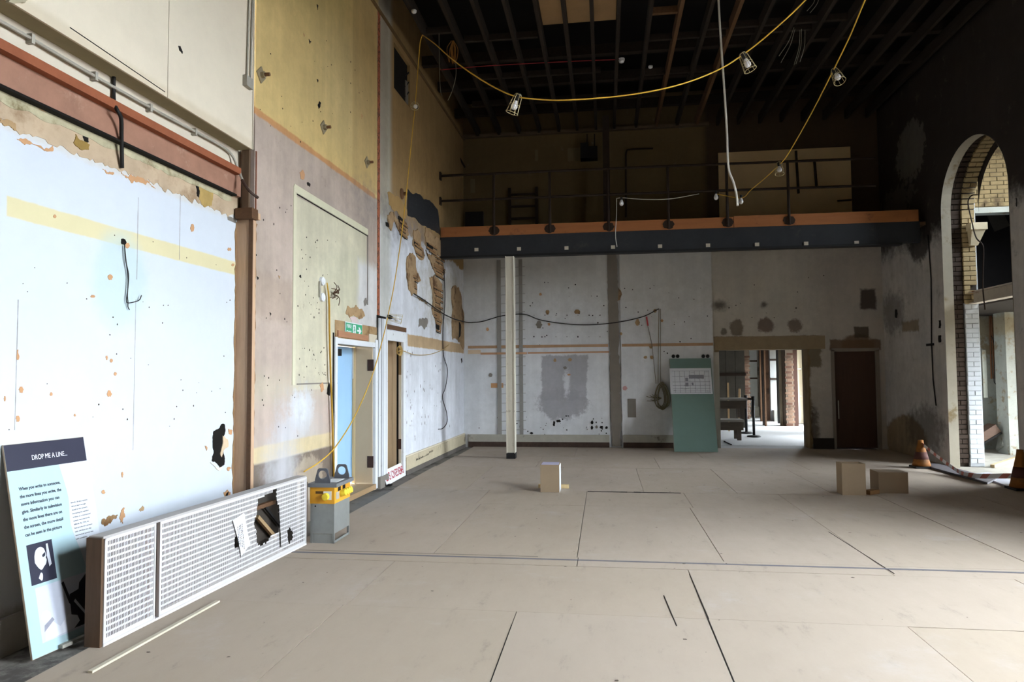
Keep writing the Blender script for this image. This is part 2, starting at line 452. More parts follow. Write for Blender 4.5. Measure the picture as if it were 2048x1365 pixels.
# ------------------------------------------------------------------ left wall (brown bay with doors, far white bay)
DL0, DB0 = LW.uv(672, 672)[0], 0.06
DR0 = LW.uv(749, 690)[0]
D20, D21 = LW.uv(771, 660)[0], LW.uv(805, 680)[0]
W0 = LW.uv(787, 85); W1 = LW.uv(821, 215)
wy0, wy1, wz0, wz1 = LW.uv(788, 120)[0], LW.uv(820, 160)[0], LW.uv(790, 178)[1], LW.uv(788, 84)[1]
RED_U = LW.uv(757, 300)[0]
def F(kind, fr, pix, col, soft, rag, st=1.0):
    q = [fr.uv(x, y) for x, y in pix]
    return (kind, min(p[0] for p in q), max(p[0] for p in q), min(p[1] for p in q), max(p[1] for p in q), col, soft, rag, st)
c_mauve = rgb(190, 173, 161); c_yel = rgb(224, 196, 134); c_white = rgb(230, 233, 240); c_pale = rgb(216, 209, 184)
feats = [
    ('r', 4.0, RED_U, 4.14, 9.0, c_yel, 0.02, 0.05, 1),
    ('e', 6.0, 8.6, 5.6, 8.4, rgb(208, 186, 124), 0.5, 0.5, .8),
    ('e', 7.6, 9.4, 4.6, 6.0, rgb(226, 202, 146), 0.5, 0.4, .7),
    ('r', 8.6, RED_U, 4.2, 9.0, rgb(200, 170, 116), 0.02, 0.0, .55),
    ('r', 4.0, RED_U, -1.0, 4.14, c_mauve, 0.012, 0.03, 1),
    ('r', 4.0, RED_U-.15, 4.12, 4.19, rgb(206, 150, 100), 0.012, 0.03, .9),
    ('r', 5.8, 8.0, 2.15, 2.6, rgb(170, 148, 130), 0.05, 0.1, .35),
    F('r', LW, ((588, 470), (733, 470), (588, 782)), c_pale, 0.008, 0.01),
    F('e', LW, ((640, 480), (745, 640)), rgb(210, 206, 180), 0.2, 0.2, .8),
    F('r', LW, ((716, 520), (757, 665)), rgb(224, 222, 220), 0.08, 0.14),
    ('r', 5.8, DL0-.05, 1.35, 1.62, rgb(200, 190, 168), 0.15, 0.25, .6),
    F('e', LW, ((585, 785), (625, 860)), rgb(224, 230, 238), 0.12, 0.35),
    F('e', LW, ((550, 830), (600, 1010)), rgb(214, 214, 220), 0.25, 0.45, .75),
    F('e', LW, ((590, 800), (640, 960)), rgb(206, 200, 196), 0.25, 0.4, .6),
    ('r', 5.8, DL0, -0.2, 0.76, rgb(126, 112, 100), 0.02, 0.05, 1),
    ('r', 5.8, DL0-.1, 0.76, 0.92, rgb(214, 196, 158), 0.015, 0.03, 1),
    F('e', LW, ((535, 880), (590, 1010)), rgb(212, 212, 216), 0.3, 0.4, .8),
    F('e', LW, ((590, 920), (640, 990)), rgb(196, 180, 158), 0.06, 0.3, .7),
    ('r', RED_U, 15.4, -1.0, 3.95, c_white, 0.03, 0.22, 1),
    ('r', RED_U, 10.15, -1.0, 9.0, rgb(200, 200, 192), 0.14, 0.12, .8),
    ('r', RED_U+.02, 10.02, 4.0, 9.0, rgb(176, 166, 148), 0.1, 0.1, .7),
    F('e', LW, ((770, 400), (850, 500)), rgb(128, 128, 134), 0.35, 0.4, .85),
    ('e', 11.9, 15.2, 2.5, 3.7, rgb(206, 202, 190), 0.3, 0.6, .8),
    ('r', LW.uv(815, 668)[0], 15.4, 2.07, 2.27, rgb(196, 168, 132), 0.012, 0.03, 1),
    ('e', 11.5, 13.6, 4.2, 5.6, rgb(150, 122, 78), 0.5, 0.5, .6),
]
m_left = wallmat('left_wall_finish', rgb(168, 138, 94), 1, feats, 0.12,
                 [(rgb(120, 100, 80), 0.62, 0.74, 3.1, 0.35), (rgb(240, 236, 228), 0.70, 0.76, 14, 0.25)], streak=0.10)
holes = [(DL0, DR0, -0.05, 2.04), (D20, D21, -0.05, 2.16), (wy0, wy1, wz0, wz1)]
wall_left = struct(mk('wall_left', slab(LW, 6.15, 15.4, -0.25, 8.2, -0.55, 0, holes), m_left), 'mauve, yellow and white left wall with bare plaster')
# recess (white) and the near wall
REC = -0.15
c_rw = rgb(206, 212, 221)
feats = [
    F('r', LW, ((22, 402), (474, 545)), rgb(238, 226, 186), 0.008, 0.01),
]
u_, v_ = LW.uv(20, 412, REC); u2_, v2_ = LW.uv(476, 540, REC)
feats = [('r', u_-.02, 6.3, min(v_, v2_)-.055, max(v_, v2_)+.055, rgb(214, 204, 164), 0.008, 0.012, 1),
         ('e', 4.3, 4.85, 1.95, 2.65, rgb(184, 206, 208), 0.08, 0.06, .6),
         ('r', 2.6, 6.3, 3.13, 3.35, rgb(186, 164, 138), 0.02, 0.05, 1),
         ('r', 3.3, 6.3, 3.07, 3.14, rgb(206, 202, 196), 0.03, 0.06, .7),
         ('r', 2.6, 6.3, 3.35, 4.2, rgb(214, 204, 186), 0.01, 0.02, 1),
         ('r', 2.6, 6.3, -0.3, 0.24, rgb(150, 145, 138), 0.05, 0.08, .8)]
for (x, y0, y1) in ((277, 395, 560), (361, 390, 520), (272, 600, 900), (37, 600, 860)):
    a = LW.uv(x, y0, REC); b2 = LW.uv(x, y1, REC)
    feats.append(('r', a[0]-.003, a[0]+.003, b2[1], a[1], rgb(120, 116, 112), 0.002, 0.004, .8))
m_rec = wallmat('recess_white_paint', c_rw, 1, feats, 0.03, [(rgb(170, 160, 150), 0.70, 0.75, 11, 0.35)], bump=0.12)
wall_rec = struct(mk('wall_left_recess', slab(LW, 2.6, 6.3, -0.25, 4.2, -0.55, REC), m_rec), 'white painted boarded recess in the left wall')
wall_near = struct(mk('wall_left_near', slab(LW, -5.2, 2.6, -0.25, 8.2, -0.55, 0), m_left))
# timber jamb of the recess
zc = LW.uv(490, 435, -0.08)[1]
jamb = struct(fb('trim_1', M_TRIM, None, LW, 6.11, 6.17, 0, zc-0.03, REC, 0.012), 'brown timber jamb post beside the white recess')
fb('jamb_bead', M_DKWOOD, jamb, LW, 6.10, 6.11, 0, zc-0.03, -0.025, 0.016)
fb('jamb_block', M_DKWOOD, jamb, LW, 6.04, 6.15, zc-0.03, zc+0.07, REC+.02, 0.04)
fb('jamb_block', M_TRIM, jamb, LW, 6.15, 6.19, zc-0.02, zc+0.04, -0.02, 0.045)
fb('jamb_upper_stud', M_DKWOOD, jamb, LW, 6.13, 6.17, zc+.07, 3.76, REC+.03, -0.06)
fb('jamb_upper_stud', woodmat('gap_shade_stud', rgb(104, 84, 66)), jamb, LW, 6.10, 6.13, zc+.07, 3.76, REC+.05, -0.03)  # shade of a dark gap put into this stud's brown
fb('jamb_upper_stud', woodmat('red_stud', rgb(130, 80, 58)), jamb, LW, 6.165, 6.18, zc+.07, 3.76, REC+.03, 0.008)
# ragged plaster edge along both sides of the timber jamb
bm = NBM(); r2 = random.Random(8)
for side, uu, ww in ((1, 6.17, 0.0), (-1, 6.10, REC)):
    pts = []
    for k in range(60):
        v = 0.1+k*(zc-0.15)/59; pts.append((uu+side*(0.006+abs(noise.noise(Vector((v*6, side, 0))))*0.045+r2.uniform(0, .012)), v))
    patch_bm(bm, LW, [(uu-side*.004, pts[-1][1]), (uu-side*.004, pts[0][1])]+pts if side > 0 else [(uu-side*.004, pts[-1][1]), (uu-side*.004, pts[0][1])]+pts, ww-.002, ww+.004)
mk('torn_plaster_edge', bm, mat('torn_edge', rgb(142, 110, 78), 0.95, var=0.3, scale=14, world=True), jamb, kind='stuff')
near_strip = struct(fb('trim_2', mat('tan_edge_board', rgb(196, 168, 138), 0.9, var=0.12), None, LW, 3.36, 3.545, 0.22, 3.1, REC, REC+.012), 'tan edge board at the end of the white recess')
base_rec = struct(fb('baseboard_left', mat('dirty_white_skirting', rgb(186, 182, 176), 0.8, var=0.2, scale=6, dirt=(rgb(90, 84, 78), 0.5, 0.15)), None, LW, 2.6, 6.1, -0.02, 0.2, REC, REC+.025), 'dirty white skirting of the recess')
# steel beam across the recess
m_red = mat('red_oxide_steel', rgb(164, 122, 102), 0.8, 0.1, var=0.25, scale=5, dirt=(rgb(190, 160, 140), 0.56, 0.18), world=True)
m_redtop = mat('red_oxide_flange', rgb(152, 90, 62), 0.85, 0.1, var=0.2, scale=9, world=True)
zt = LW.uv(240, 222, REC+.05)[1]; zb = LW.uv(240, 275, REC+.05)[1]
steel = struct(fb('beam_1', m_red, None, LW, 2.6, 6.10, 3.30, 3.50, REC, REC+.04), 'red oxide steel beam across the top of the white recess')
fb('beam_flange', m_redtop, steel, LW, 2.6, 6.0, 3.485, 3.545, REC, REC+.10)
fb('beam_flange', M_DARK, steel, LW, 2.6, 6.0, 3.285, 3.302, REC, REC+.06)
# torn plaster along the top of the recess
m_torn = mat('torn_tan_plaster', rgb(168, 140, 106), 0.95, var=0.35, scale=10, world=True, bump=0.6, dirt=(rgb(96, 70, 46), 0.5, 0.14))
patch('plaster_patch', LW, ((55, 180), (75, 190), (120, 215), (118, 232), (85, 222), (60, 205)), m_torn, wall_rec, REC, 0.008)
patch('plaster_patch', LW, ((148, 285), (152, 268), (160, 280), (170, 283), (180, 290), (178, 300), (160, 298)), mat('ochre_tear', rgb(150, 122, 66), 0.95, var=0.3, world=True), wall_rec, REC, 0.01)
patch('plaster_patch', LW, ((164, 256), (174, 258), (178, 285), (172, 288), (166, 275)), M_DARK, wall_rec, REC, 0.006)
patch('plaster_patch', LW, ((398, 370), (425, 378), (424, 412), (410, 415), (398, 398)), mat('ochre_plaster', rgb(178, 150, 92), 0.95, var=0.3, world=True), wall_rec, REC, 0.006)
patch('plaster_patch', LW, ((392, 368), (398, 370), (398, 396), (394, 392)), M_DARK, wall_rec, REC, 0.005)
patch('paint_loss', LW, ((34, 278), (60, 282), (106, 292), (106, 303), (85, 298), (50, 290)), M_ORANGE, wall_rec, REC, 0.003, 0.2)
patch('paint_loss', LW, ((205, 338), (228, 345), (225, 350), (212, 346)), M_ORANGE, wall_rec, REC, 0.003, 0.25)
patch('paint_loss', LW, ((240, 340), (270, 352), (300, 368), (312, 378), (280, 365), (262, 365), (250, 352)), M_ORANGE, wall_rec, REC, 0.003, 0.25)
patch('paint_loss', LW, ((0, 236), (18, 240), (30, 246), (34, 262), (20, 252), (0, 246)), M_PLASTER, wall_rec, REC, 0.006, 0.25)
patch('grey_tape', LW, ((455, 432), (472, 440), (472, 447), (456, 440)), M_CEMENT, wall_rec, REC, 0.003, 0.05)
bm = NBM()   # ragged lower edge of the bare plaster strip
r2 = random.Random(4); pts = []
for k in range(110):
    uu = 3.55+k*2.56/109; pts.append((uu, 3.115+.03*noise.noise(Vector((uu*3, 3, 1)))+.03*noise.noise(Vector((uu*14, 3, 1)))-r2.uniform(0, .03)))
patch_bm(bm, LW, [(6.11, 3.25), (3.55, 3.25)]+pts, REC-.002, REC+.004)
mk('plaster_strip', bm, mat('beige_plaster_strip', rgb(190, 168, 142), 0.95, var=0.22, scale=3.5, world=True, bump=0.4, dirt=(rgb(150, 124, 98), 0.5, 0.2)), wall_rec)
bm = NBM(); pts = []
for k in range(80):
    uu = 2.7+k*3.3/79; pts.append((uu, 3.24-abs(noise.noise(Vector((uu*4, 7, 1))))*0.06))
patch_bm(bm, LW, [(6.0, 3.29), (2.7, 3.29)]+pts, REC, REC+.007)
mk('plaster_strip', bm, mat('mouldy_plaster', rgb(186, 178, 148), 0.95, var=0.3, scale=9, world=True, bump=0.5, dirt=(rgb(110, 96, 64), 0.5, 0.16)), wall_rec)
# holes broken through the boarded recess
patch('broken_hole', LW, ((446, 848), (450, 850), (450, 868), (447, 880), (446, 900), (450, 918), (449, 930), (440, 936), (424, 922), (428, 906), (426, 880), (428, 862), (438, 858)), M_DARK, wall_rec, REC, 0.004, 0.14)
patch('torn_lip', LW, ((446, 872), (456, 880), (458, 893), (452, 896), (447, 905), (444, 915), (441, 908), (445, 893)), mat('tan_lip', rgb(214, 190, 158), 0.95, var=0.2, world=True), wall_rec, REC, 0.010, 0.14)
patch('torn_lip', LW, ((421, 925), (440, 936), (446, 934), (440, 942), (432, 937)), mat('pale_lip', rgb(236, 228, 206), 0.95, var=0.1), wall_rec, REC, 0.008, 0.1)
for pix in (((458, 858), (465, 861), (463, 870), (458, 868)), ((454, 938), (463, 937), (458, 943)), ((410, 892), (415, 895), (414, 902)), ((448, 985), (455, 980), (461, 985), (461, 998), (449, 999))):
    patch('paint_loss', LW, pix, M_ORANGE, wall_rec, REC, 0.004, 0.2)
patch('broken_hole', LW, ((452, 990), (457, 984), (457, 998), (452, 999)), M_DARK, wall_rec, REC, 0.007, 0.15)
patch('broken_hole', LW, ((243, 480), (249, 478), (253, 484), (249, 490), (243, 488)), M_DARK, wall_rec, REC, 0.005, 0.2)
for (x, y, rx, ry) in ((255, 491, 5, 6), (221, 555, 5, 6), (219, 788, 5, 7), (103, 789, 3, 4), (150, 831, 2, 3), (36, 710, 2, 12), (10, 798, 2, 6), (43, 780, 5, 7), (36, 838, 4, 7), (110, 433, 3, 4), (385, 456, 4, 8), (459, 499, 4, 4), (214, 716, 2, 5), (223, 722, 3, 4), (231, 748, 3, 4), (186, 593, 5, 3), (207, 985, 4, 4), (245, 950, 2, 6), (466, 530, 3, 3)):
    patch('paint_loss', LW, [(x+rx*math.cos(a), y+ry*math.sin(a)) for a in (0, 1.05, 2.1, 3.14, 4.2, 5.2)], M_ORANGE, wall_rec, REC, 0.003, 0.18, 2)
patch('paint_loss', LW, ((204, 1040), (218, 1032), (236, 1030), (226, 1040), (214, 1052), (205, 1050)), M_PLASTER, wall_rec, REC, 0.004, 0.3)
patch('paint_loss', LW, ((243, 1022), (250, 1016), (250, 1035), (246, 1048), (242, 1046)), M_ORANGE, wall_rec, REC, 0.004, 0.3)
patch('paint_loss', LW, ((278, 1022), (286, 1012), (288, 1020), (282, 1024)), M_PLASTER, wall_rec, REC, 0.004, 0.3)
specks('nail_holes', LW, [(69, 536), (229, 471), (306, 484), (373, 516), (432, 530), (298, 615), (336, 611), (460, 601), (472, 619), (393, 786), (440, 778), (387, 812), (339, 853), (18, 860), (94, 768)]+rnd_pix(30, 470, 560, 840, 26, 2), mat('dark_fleck', rgb(70, 58, 50), 0.9), wall_rec, REC, (0.003, 0.008))
# bulkhead above the recess
m_bulk = wallmat('bulkhead_cream_board', rgb(226, 214, 194), 1, [('r', 2, 6.3, 3.7, 3.82, rgb(206, 192, 166), 0.03, 0.02, .6)], 0.04, bump=0.08)
zs = LW.uv(501, 297, 0.015)[1]
bulk = struct(mk('bulkhead', slab(LW, 2.6, 6.09, zs+0.004, 8.2, REC-.02, 0.0), mat('shaded_soffit_board', rgb(150, 138, 108), 0.9, var=0.15, scale=4, world=True)), 'cream boarded bulkhead above the white recess')  # core is brownish green: the soffit's shadow put into its colour
uj = LW.uv(336, 120, 0.015)[0]
for a_, b_ in ((2.6, uj-.003), (uj+.003, 6.07)):
    fb('bulkhead_board', m_bulk, bulk, LW, a_, b_, zs, 8.2, 0.0, 0.016)
fb('corner_bead', M_CREAM, bulk, LW, 6.075, 6.09, zs, 8.2, 0.0, 0.02)
patch('torn_hole', LW, ((357, 92), (361, 92), (366, 104), (365, 108), (359, 101)), M_DARK, bulk, 0.016, 0.003, 0.12)
mk('seam_gap', beam(NBM(), LW.p(LW.uv(140, 50, .017)[0], LW.uv(140, 55, .017)[1], .0165), LW.p(LW.uv(330, 180, .017)[0], LW.uv(330, 184, .017)[1], .0165), 0.004, 0.006), M_DARK, bulk)
patch('plaster_chip', LW, ((20, 0), (56, 0), (50, 6), (30, 8), (18, 4)), mat('grey_tear', rgb(170, 160, 136), 0.95), bulk, 0.016, 0.02, 0.1)

# ------------------------------------------------------------------ marks and repairs on the left wall
fb('brick_chase', mat('red_brick_chase', rgb(176, 102, 72), 0.95, var=0.4, scale=22, world=True, bump=0.6, dirt=(rgb(90, 60, 46), 0.5, 0.1), dscale=20), wall_left, LW, RED_U-.05, RED_U+.05, 2.45, 7.0, -.01, 0.006)
bm = NBM(); pts = []
for k in range(60):
    v = 2.5+k*4.5/59; pts.append((RED_U-.03-abs(noise.noise(Vector((v*3, 2, 9))))*0.06, v))
patch_bm(bm, LW, [(RED_U-.015, 7.0), (RED_U-.015, 2.5)]+pts, -.002, .003)
mk('plaster_patch', bm, mat('pale_edge_plaster', rgb(196, 182, 154), 0.95, var=0.15, world=True), wall_left)
# frame mouldings of the pale panel
m_palet = mat('pale_panel_edge', rgb(214, 210, 184), 0.85, var=0.1, scale=6, world=True)
pa, pb, pc = LW.uv(588, 372), LW.uv(735, 462), LW.uv(735, 610)
ua0, ua1 = pa[0], pb[0]
mk('panel_edge', beam(NBM(), LW.p(pa[0], pa[1]-.02, .004), LW.p(pb[0], pb[1]-.02, .004), 0.01, 0.085), m_palet, wall_left)
mk('panel_edge', beam(NBM(), LW.p(pa[0]+.05, pa[1]-.075, .004), LW.p(pb[0], pb[1]-.075, .004), 0.012, 0.008), M_DARK, wall_left)
mk('panel_edge', beam(NBM(), LW.p(ua0+.02, pa[1], .003), LW.p(ua0+.02, 1.5, .003), 0.008, 0.07, (0, 1, 0)), m_palet, wall_left)
fb('panel_edge', M_CEMENT, wall_left, LW, ua1-.01, ua1+.008, pc[1], pb[1]-.05, -.001, .008)
fb('panel_edge', M_CEMENT, wall_left, LW, ua0+.1, LW.uv(655, 780)[0], 1.5, 1.515, -.001, .003)
for pix, mm in ((((600, 345), (606, 340), (610, 350), (607, 360), (602, 358)), M_ORANGE), (((614, 366), (621, 368), (620, 374), (616, 372)), M_DARK), (((642, 206), (641, 212), (638, 218), (636, 210), (639, 203)), M_DARK),
                (((658, 765), (655, 778), (654, 788), (660, 792), (663, 775)), M_DARK), (((640, 770), (645, 765), (648, 780), (643, 785)), M_ORANGE),
                (((695, 612), (712, 610), (724, 618), (730, 632), (724, 638), (712, 634), (700, 636), (692, 628)), M_PLASTER), (((698, 634), (715, 640), (720, 650), (705, 650)), mat('pink_paint', rgb(216, 196, 196), 0.9, world=True)),
                (((671, 640), (676, 645), (680, 655), (676, 660), (670, 650)), M_DARK), (((728, 602), (733, 596), (735, 604), (730, 613)), M_CEMENT),
                (((599, 553), (602, 550), (603, 556)), M_DARK), (((557, 551), (561, 553), (559, 558)), M_PLASTER), (((514, 553), (518, 556), (516, 560)), M_DARK), (((540, 625), (543, 628), (541, 633)), M_DARK), (((723, 228), (726, 232), (724, 238)), M_ORANGE), (((634, 158), (637, 160), (636, 165)), M_DARK), (((607, 66), (610, 70), (609, 74)), M_ORANGE), (((618, 78), (623, 84), (620, 88)), M_DARK), (((634, 8), (637, 12), (636, 20)), M_DARK)):
    patch('plaster_patch', LW, pix, mm, wall_left, 0.0, 0.004, 0.14)
specks('nail_holes', LW, [(x, y) for x, y in [(671, 484), (655, 481), (603, 500), (605, 517), (612, 510), (620, 515), (613, 539), (631, 485), (611, 590), (622, 610), (635, 606), (628, 635)]]+rnd_pix(595, 655, 470, 640, 18, 3)+rnd_pix(595, 655, 690, 760, 22, 4)+rnd_pix(510, 590, 380, 660, 16, 5)+rnd_pix(520, 745, 60, 300, 26, 6)+rnd_pix(520, 640, 740, 880, 14, 7), M_DARK, wall_left, 0, (0.004, 0.011), tall=1.2)
# bituminous patch and torn lath area on the far bay
patch('bitumen_patch', LW, ((816, 378), (836, 388), (862, 404), (876, 420), (880, 470), (868, 462), (850, 452), (834, 440), (815, 430)), mat('black_bitumen', rgb(48, 50, 54), 0.45, var=0.4, scale=14, world=True, dirt=(rgb(150, 150, 148), 0.62, 0.1), dscale=24, bump=0.5), wall_left, 0, 0.006, 0.08)
patch('plaster_patch', LW, ((775, 385), (795, 392), (815, 420), (812, 440), (800, 432), (785, 420), (778, 408)), mat('tan_edge_paint', rgb(168, 136, 88), 0.95, var=0.15, world=True), wall_left, 0, 0.004, 0.15)
torn = []
for pix in (((776, 430), (782, 424), (790, 436), (786, 452), (783, 462), (777, 448)),
            ((788, 424), (803, 438), (815, 452), (818, 470), (808, 476), (798, 462), (790, 440)),
            ((828, 460), (836, 458), (843, 468), (842, 490), (850, 512), (842, 520), (832, 505), (826, 490)),
            ((852, 455), (862, 466), (884, 478), (888, 520), (878, 512), (862, 500), (852, 492), (850, 470)),
            ((816, 512), (826, 506), (832, 515), (833, 540), (842, 560), (838, 565), (832, 556), (834, 590), (824, 592), (814, 555)),
            ((852, 500), (866, 508), (886, 525), (889, 548), (880, 555), (868, 540), (862, 525)),
            ((860, 555), (876, 556), (885, 570), (882, 600), (885, 640), (882, 665), (874, 652), (864, 618), (866, 590)),
            ((904, 578), (918, 575), (924, 610), (932, 650), (935, 690), (918, 685), (906, 680), (906, 620)),
            ((834, 590), (845, 600), (856, 607), (850, 604), (838, 598))):
    torn.append(patch('torn_plaster', LW, pix, m_torn, wall_left, 0, 0.014, 0.16))
patch('plaster_patch', LW, ((838, 640), (846, 636), (856, 642), (854, 655), (842, 650), (837, 655)), M_CEMENT, wall_left, 0, 0.005, 0.2)
bm = NBM()
for (x0, x1, y0, n, sl) in ((798, 812, 436, 5, .75), (828, 841, 482, 4, .7), (853, 872, 486, 3, .62), (868, 887, 512, 6, .6), (868, 883, 575, 6, .5), (864, 880, 612, 4, .45), (868, 882, 632, 5, .45), (826, 833, 545, 5, .6)):
    for k in range(n):
        if r2.random() < .2: continue
        e0_, e1_ = x0+r2.uniform(-2, 4), x1+r2.uniform(-5, 2); yk_ = y0+k*7+r2.uniform(-1.5, 1.5)
        a = LW.uv(e0_, yk_); b2 = LW.uv(e1_, yk_+(e1_-e0_)*sl)
        mk('lath_strip', beam(NBM(), LW.p(a[0], a[1], .018), LW.p(b2[0], b2[1], .018), .008, .026), M_LATH, wall_left)
        beam(bm, LW.p(a[0], a[1]-.03, .0146), LW.p(b2[0], b2[1]-.03, .0146), .004, .013)
mk('lath_gaps', bm, M_DARK, wall_left, kind='stuff')
for pix in (((797, 432), (806, 440), (806, 452), (798, 444)), ((853, 484), (866, 492), (866, 502), (854, 496)), ((828, 478), (836, 484), (836, 492), (828, 488)), ((872, 648), (879, 650), (879, 660), (873, 658)), ((772, 444), (778, 448), (779, 455), (773, 452)), ((918, 645), (922, 650), (921, 672), (917, 678))):
    patch('dark_gap', LW, pix, M_DARK, wall_left, 0.013, 0.004, 0.1, 2)
specks('paint_chips', LW, rnd_pix(812, 830, 700, 880, 20, 11)+rnd_pix(840, 900, 720, 860, 22, 12)+[(923, 720), (923, 722), (850, 830), (852, 850)], mat('grey_chip', rgb(110, 104, 100), 0.9), wall_left, 0, (0.006, 0.016), tall=2.2)
patch('dark_gap', LW, ((922, 718), (924, 716), (925, 724), (923, 727)), M_DARK, wall_left, 0, .004, .1, 2)
# skirting of the far bay
sk = struct(fb('baseboard_left_far', mat('tan_skirting', rgb(196, 184, 156), 0.8, var=0.15, scale=6, dirt=(rgb(120, 110, 96), 0.56, 0.15)), None, LW, D21+.12, 15.22, 0.06, 0.27, 0, 0.03), 'tan moulded skirting along the white bay of the left wall')
fb('skirting_cap', M_CREAM, sk, LW, D21+.12, 15.22, 0.27, 0.295, 0, 0.022)
fb('skirting_foot', mat('dark_cement_foot', rgb(104, 98, 92), 0.95, var=0.25, world=True), sk, LW, D21+.12, 15.22, -.02, 0.06, 0, 0.035)
bm = NBM(); r2 = random.Random(5)
uu = 11.35
for k in range(34):
    uu += r2.uniform(.018, .045); h = r2.uniform(.012, .04); z = 0.15+k*0.0006+(0.02 if k > 24 else 0)
    beam(bm, LW.p(uu, z, .0312), LW.p(uu+r2.uniform(-.01, .02), z+h, .0312), .002, .007)
    if r2.random() < .5: beam(bm, LW.p(uu, z+h*.5, .0312), LW.p(uu+.03, z+h*.5+r2.uniform(-.01, .01), .0312), .002, .006)
mk('pencil_scrawl', bm, M_DARK, sk, kind='stuff')
# high opening: black filler block for its unlit interior, and a broken lattice
fb('opening_dark_fill', M_DARK, wall_left, LW, wy0+.001, wy1-.001, wz0+.001, wz1-.001, -.5, -.05)
fb('opening_bar', M_CEMENT, wall_left, LW, wy1-.12, wy1-.002, wz0+.05, wz1-.3, -.05, -.03)
for k in range(3):
    mk('lattice_bar', beam(NBM(), LW.p(wy1-.12, wz0+.15+k*.17, -.05), LW.p(wy1-.01, wz0+.27+k*.17, -.02), .012, .02), M_BLACKMETAL, wall_left)

# ------------------------------------------------------------------ doors in the left wall
M_TANREV = mat('tan_hardboard', rgb(194, 172, 142), 0.8, var=0.07, scale=3)
M_PINE = woodmat('pine_strip', rgb(222, 196, 148), 2, 0.12)
m_blue = mat('light_blue_door', rgb(158, 196, 232), 0.55, var=0.05, scale=4)
b = NB('blue_door_paint', 0.55); b.coords(True)
zz = b.xyz[2]; yy = b.xyz[1]
sm = b.m('MULTIPLY', b.step(b.m('ABSOLUTE', b.m('SUBTRACT', zz, 1.32)), 0.42, 0.1), b.step(b.noise(7, 6, .7, (1, 1, .4)), 0.42, 0.62))
sm = b.m('MULTIPLY', sm, b.step(b.m('ABSOLUTE', b.m('SUBTRACT', yy, DL0+.40)), 0.40, 0.05))
M_BLUE = b.done(b.mix(b.mix(rgb(150, 190, 228), rgb(164, 202, 236), b.noise(3)), rgb(112, 110, 120), b.m('MULTIPLY', sm, .8)))
zTop = 2.04
d1 = struct(empty('door_1', LW.p((DL0+DR0)/2, 0.06, -.3))); d1['label'] = 'light blue door set deep in the tan lined opening under the fire exit sign'
fb('door_leaf', M_BLUE, d1, LW, DL0+.02, DR0-.01, 0.10, 1.99, -.36, -.315)
fb('door_panel_edge', M_WHITEPAINT, d1, LW, DR0-.05, DR0-.01, 1.55, 1.99, -.315, -.295)
cl = fb('door_closer', M_BLACKMETAL, d1, LW, DL0+.35, DL0+.78, 1.86, 1.95, -.315, -.25)
mk('closer_arm', beam(NBM(), LW.p(DL0+.4, 1.955, -.28), LW.p(DL0+.1, 1.97, -.2), .02, .012), M_BLACKMETAL, cl)
fb('reveal_lining', M_TANREV, d1, LW, DR0-.03, DR0-.002, 0.06, 2.02, -.27, -.02)
fb('pine_strip', M_PINE, d1, LW, DR0-.045, DR0-.004, 0.06, 2.0, -.31, -.27)
for z in (1.66, 0.30):
    h = fb('hinge', mat('rusty_hinge', rgb(74, 52, 44), 0.7, .3, var=.3), d1, LW, DR0-.036, DR0-.03, z, z+.16, -.09, 0.0)
fb('threshold', woodmat('ply_threshold', rgb(170, 140, 104), 1, .2), d1, LW, DL0, DR0, 0.0, 0.07, -.5, .03)
fb('architrave', M_WHITEPAINT, d1, LW, DL0-.06, DL0+.012, 0.0, 2.07, -.02, .02)
fb('architrave', M_WHITEPAINT, d1, LW, DR0-.012, DR0+.085, 0.0, 2.1, -.02, .022)
fb('architrave', M_WHITEPAINT, d1, LW, DL0-.02, DR0+.02, 1.99, 2.06, -.02, .018)
fb('head_lining', M_TANREV, d1, LW, DL0, DR0, 2.0, 2.03, -.31, -.02)
ph = LW.uv(675, 662)[0]
head = struct(fb('trim_3', M_PLASTER, None, LW, DL0-.04, DR0+.12, 2.06, 2.28, 0, .006), 'bare tan strip above the blue door')
mk('head_batten', beam(NBM(), LW.p(DL0+.02, 2.115, .012), LW.p(DL0+1.05, 2.105, .012), .024, .075), woodmat('red_batten', rgb(176, 128, 98), 1, .2), head)
fb('white_block', M_CREAM, head, LW, DR0-.25, DR0+.06, 2.06, 2.17, .004, .014)
patch('dark_gap', LW, ((748, 690), (753, 676), (753, 688), (749, 697)), M_CEMENT, head, .006, .01, .1, 2)
fb('dark_gap', M_DARK, head, LW, DL0-.10, DL0-.06, 0.3, 2.12, -.002, .004)
# door 2
d2 = struct(empty('door_2', LW.p((D20+D21)/2, 0.05, -.2))); d2['label'] = 'tan boarded door in the opening beside the fluted pilaster'
fb('door_leaf', M_TANREV, d2, LW, D20, D21, 0.05, 2.16, -.42, -.36)
for k, (w0, w1) in enumerate(((-.36, -.262), (-.257, -.16), (-.155, -.09))):
    fb('reveal_board', M_TANREV, d2, LW, D21-.03-.004*k, D21-.002, 0.05, 2.14, w0, w1)
fb('dark_gap', M_DARK, d2, LW, D21-.024, D21-.004, 0.05, 2.14, -.09, -.055)
fb('reveal_board', woodmat('brown_stop', rgb(140, 116, 84)), d2, LW, D21-.03, D21-.003, 1.6, 2.14, -.055, -.015)
fb('reveal_board', M_CREAM, d2, LW, D21-.03, D21-.003, .05, 1.6, -.055, -.015)
fb('architrave', M_WHITEPAINT, d2, LW, D20-.02, D20+.05, 0, 2.22, -.02, .02)
fb('architrave', M_WHITEPAINT, d2, LW, D21-.012, D21+.11, 0, 2.25, -.02, .02)
fb('architrave', M_WHITEPAINT, d2, LW, D20-.02, D21+.11, 2.12, 2.27, -.02, .024)
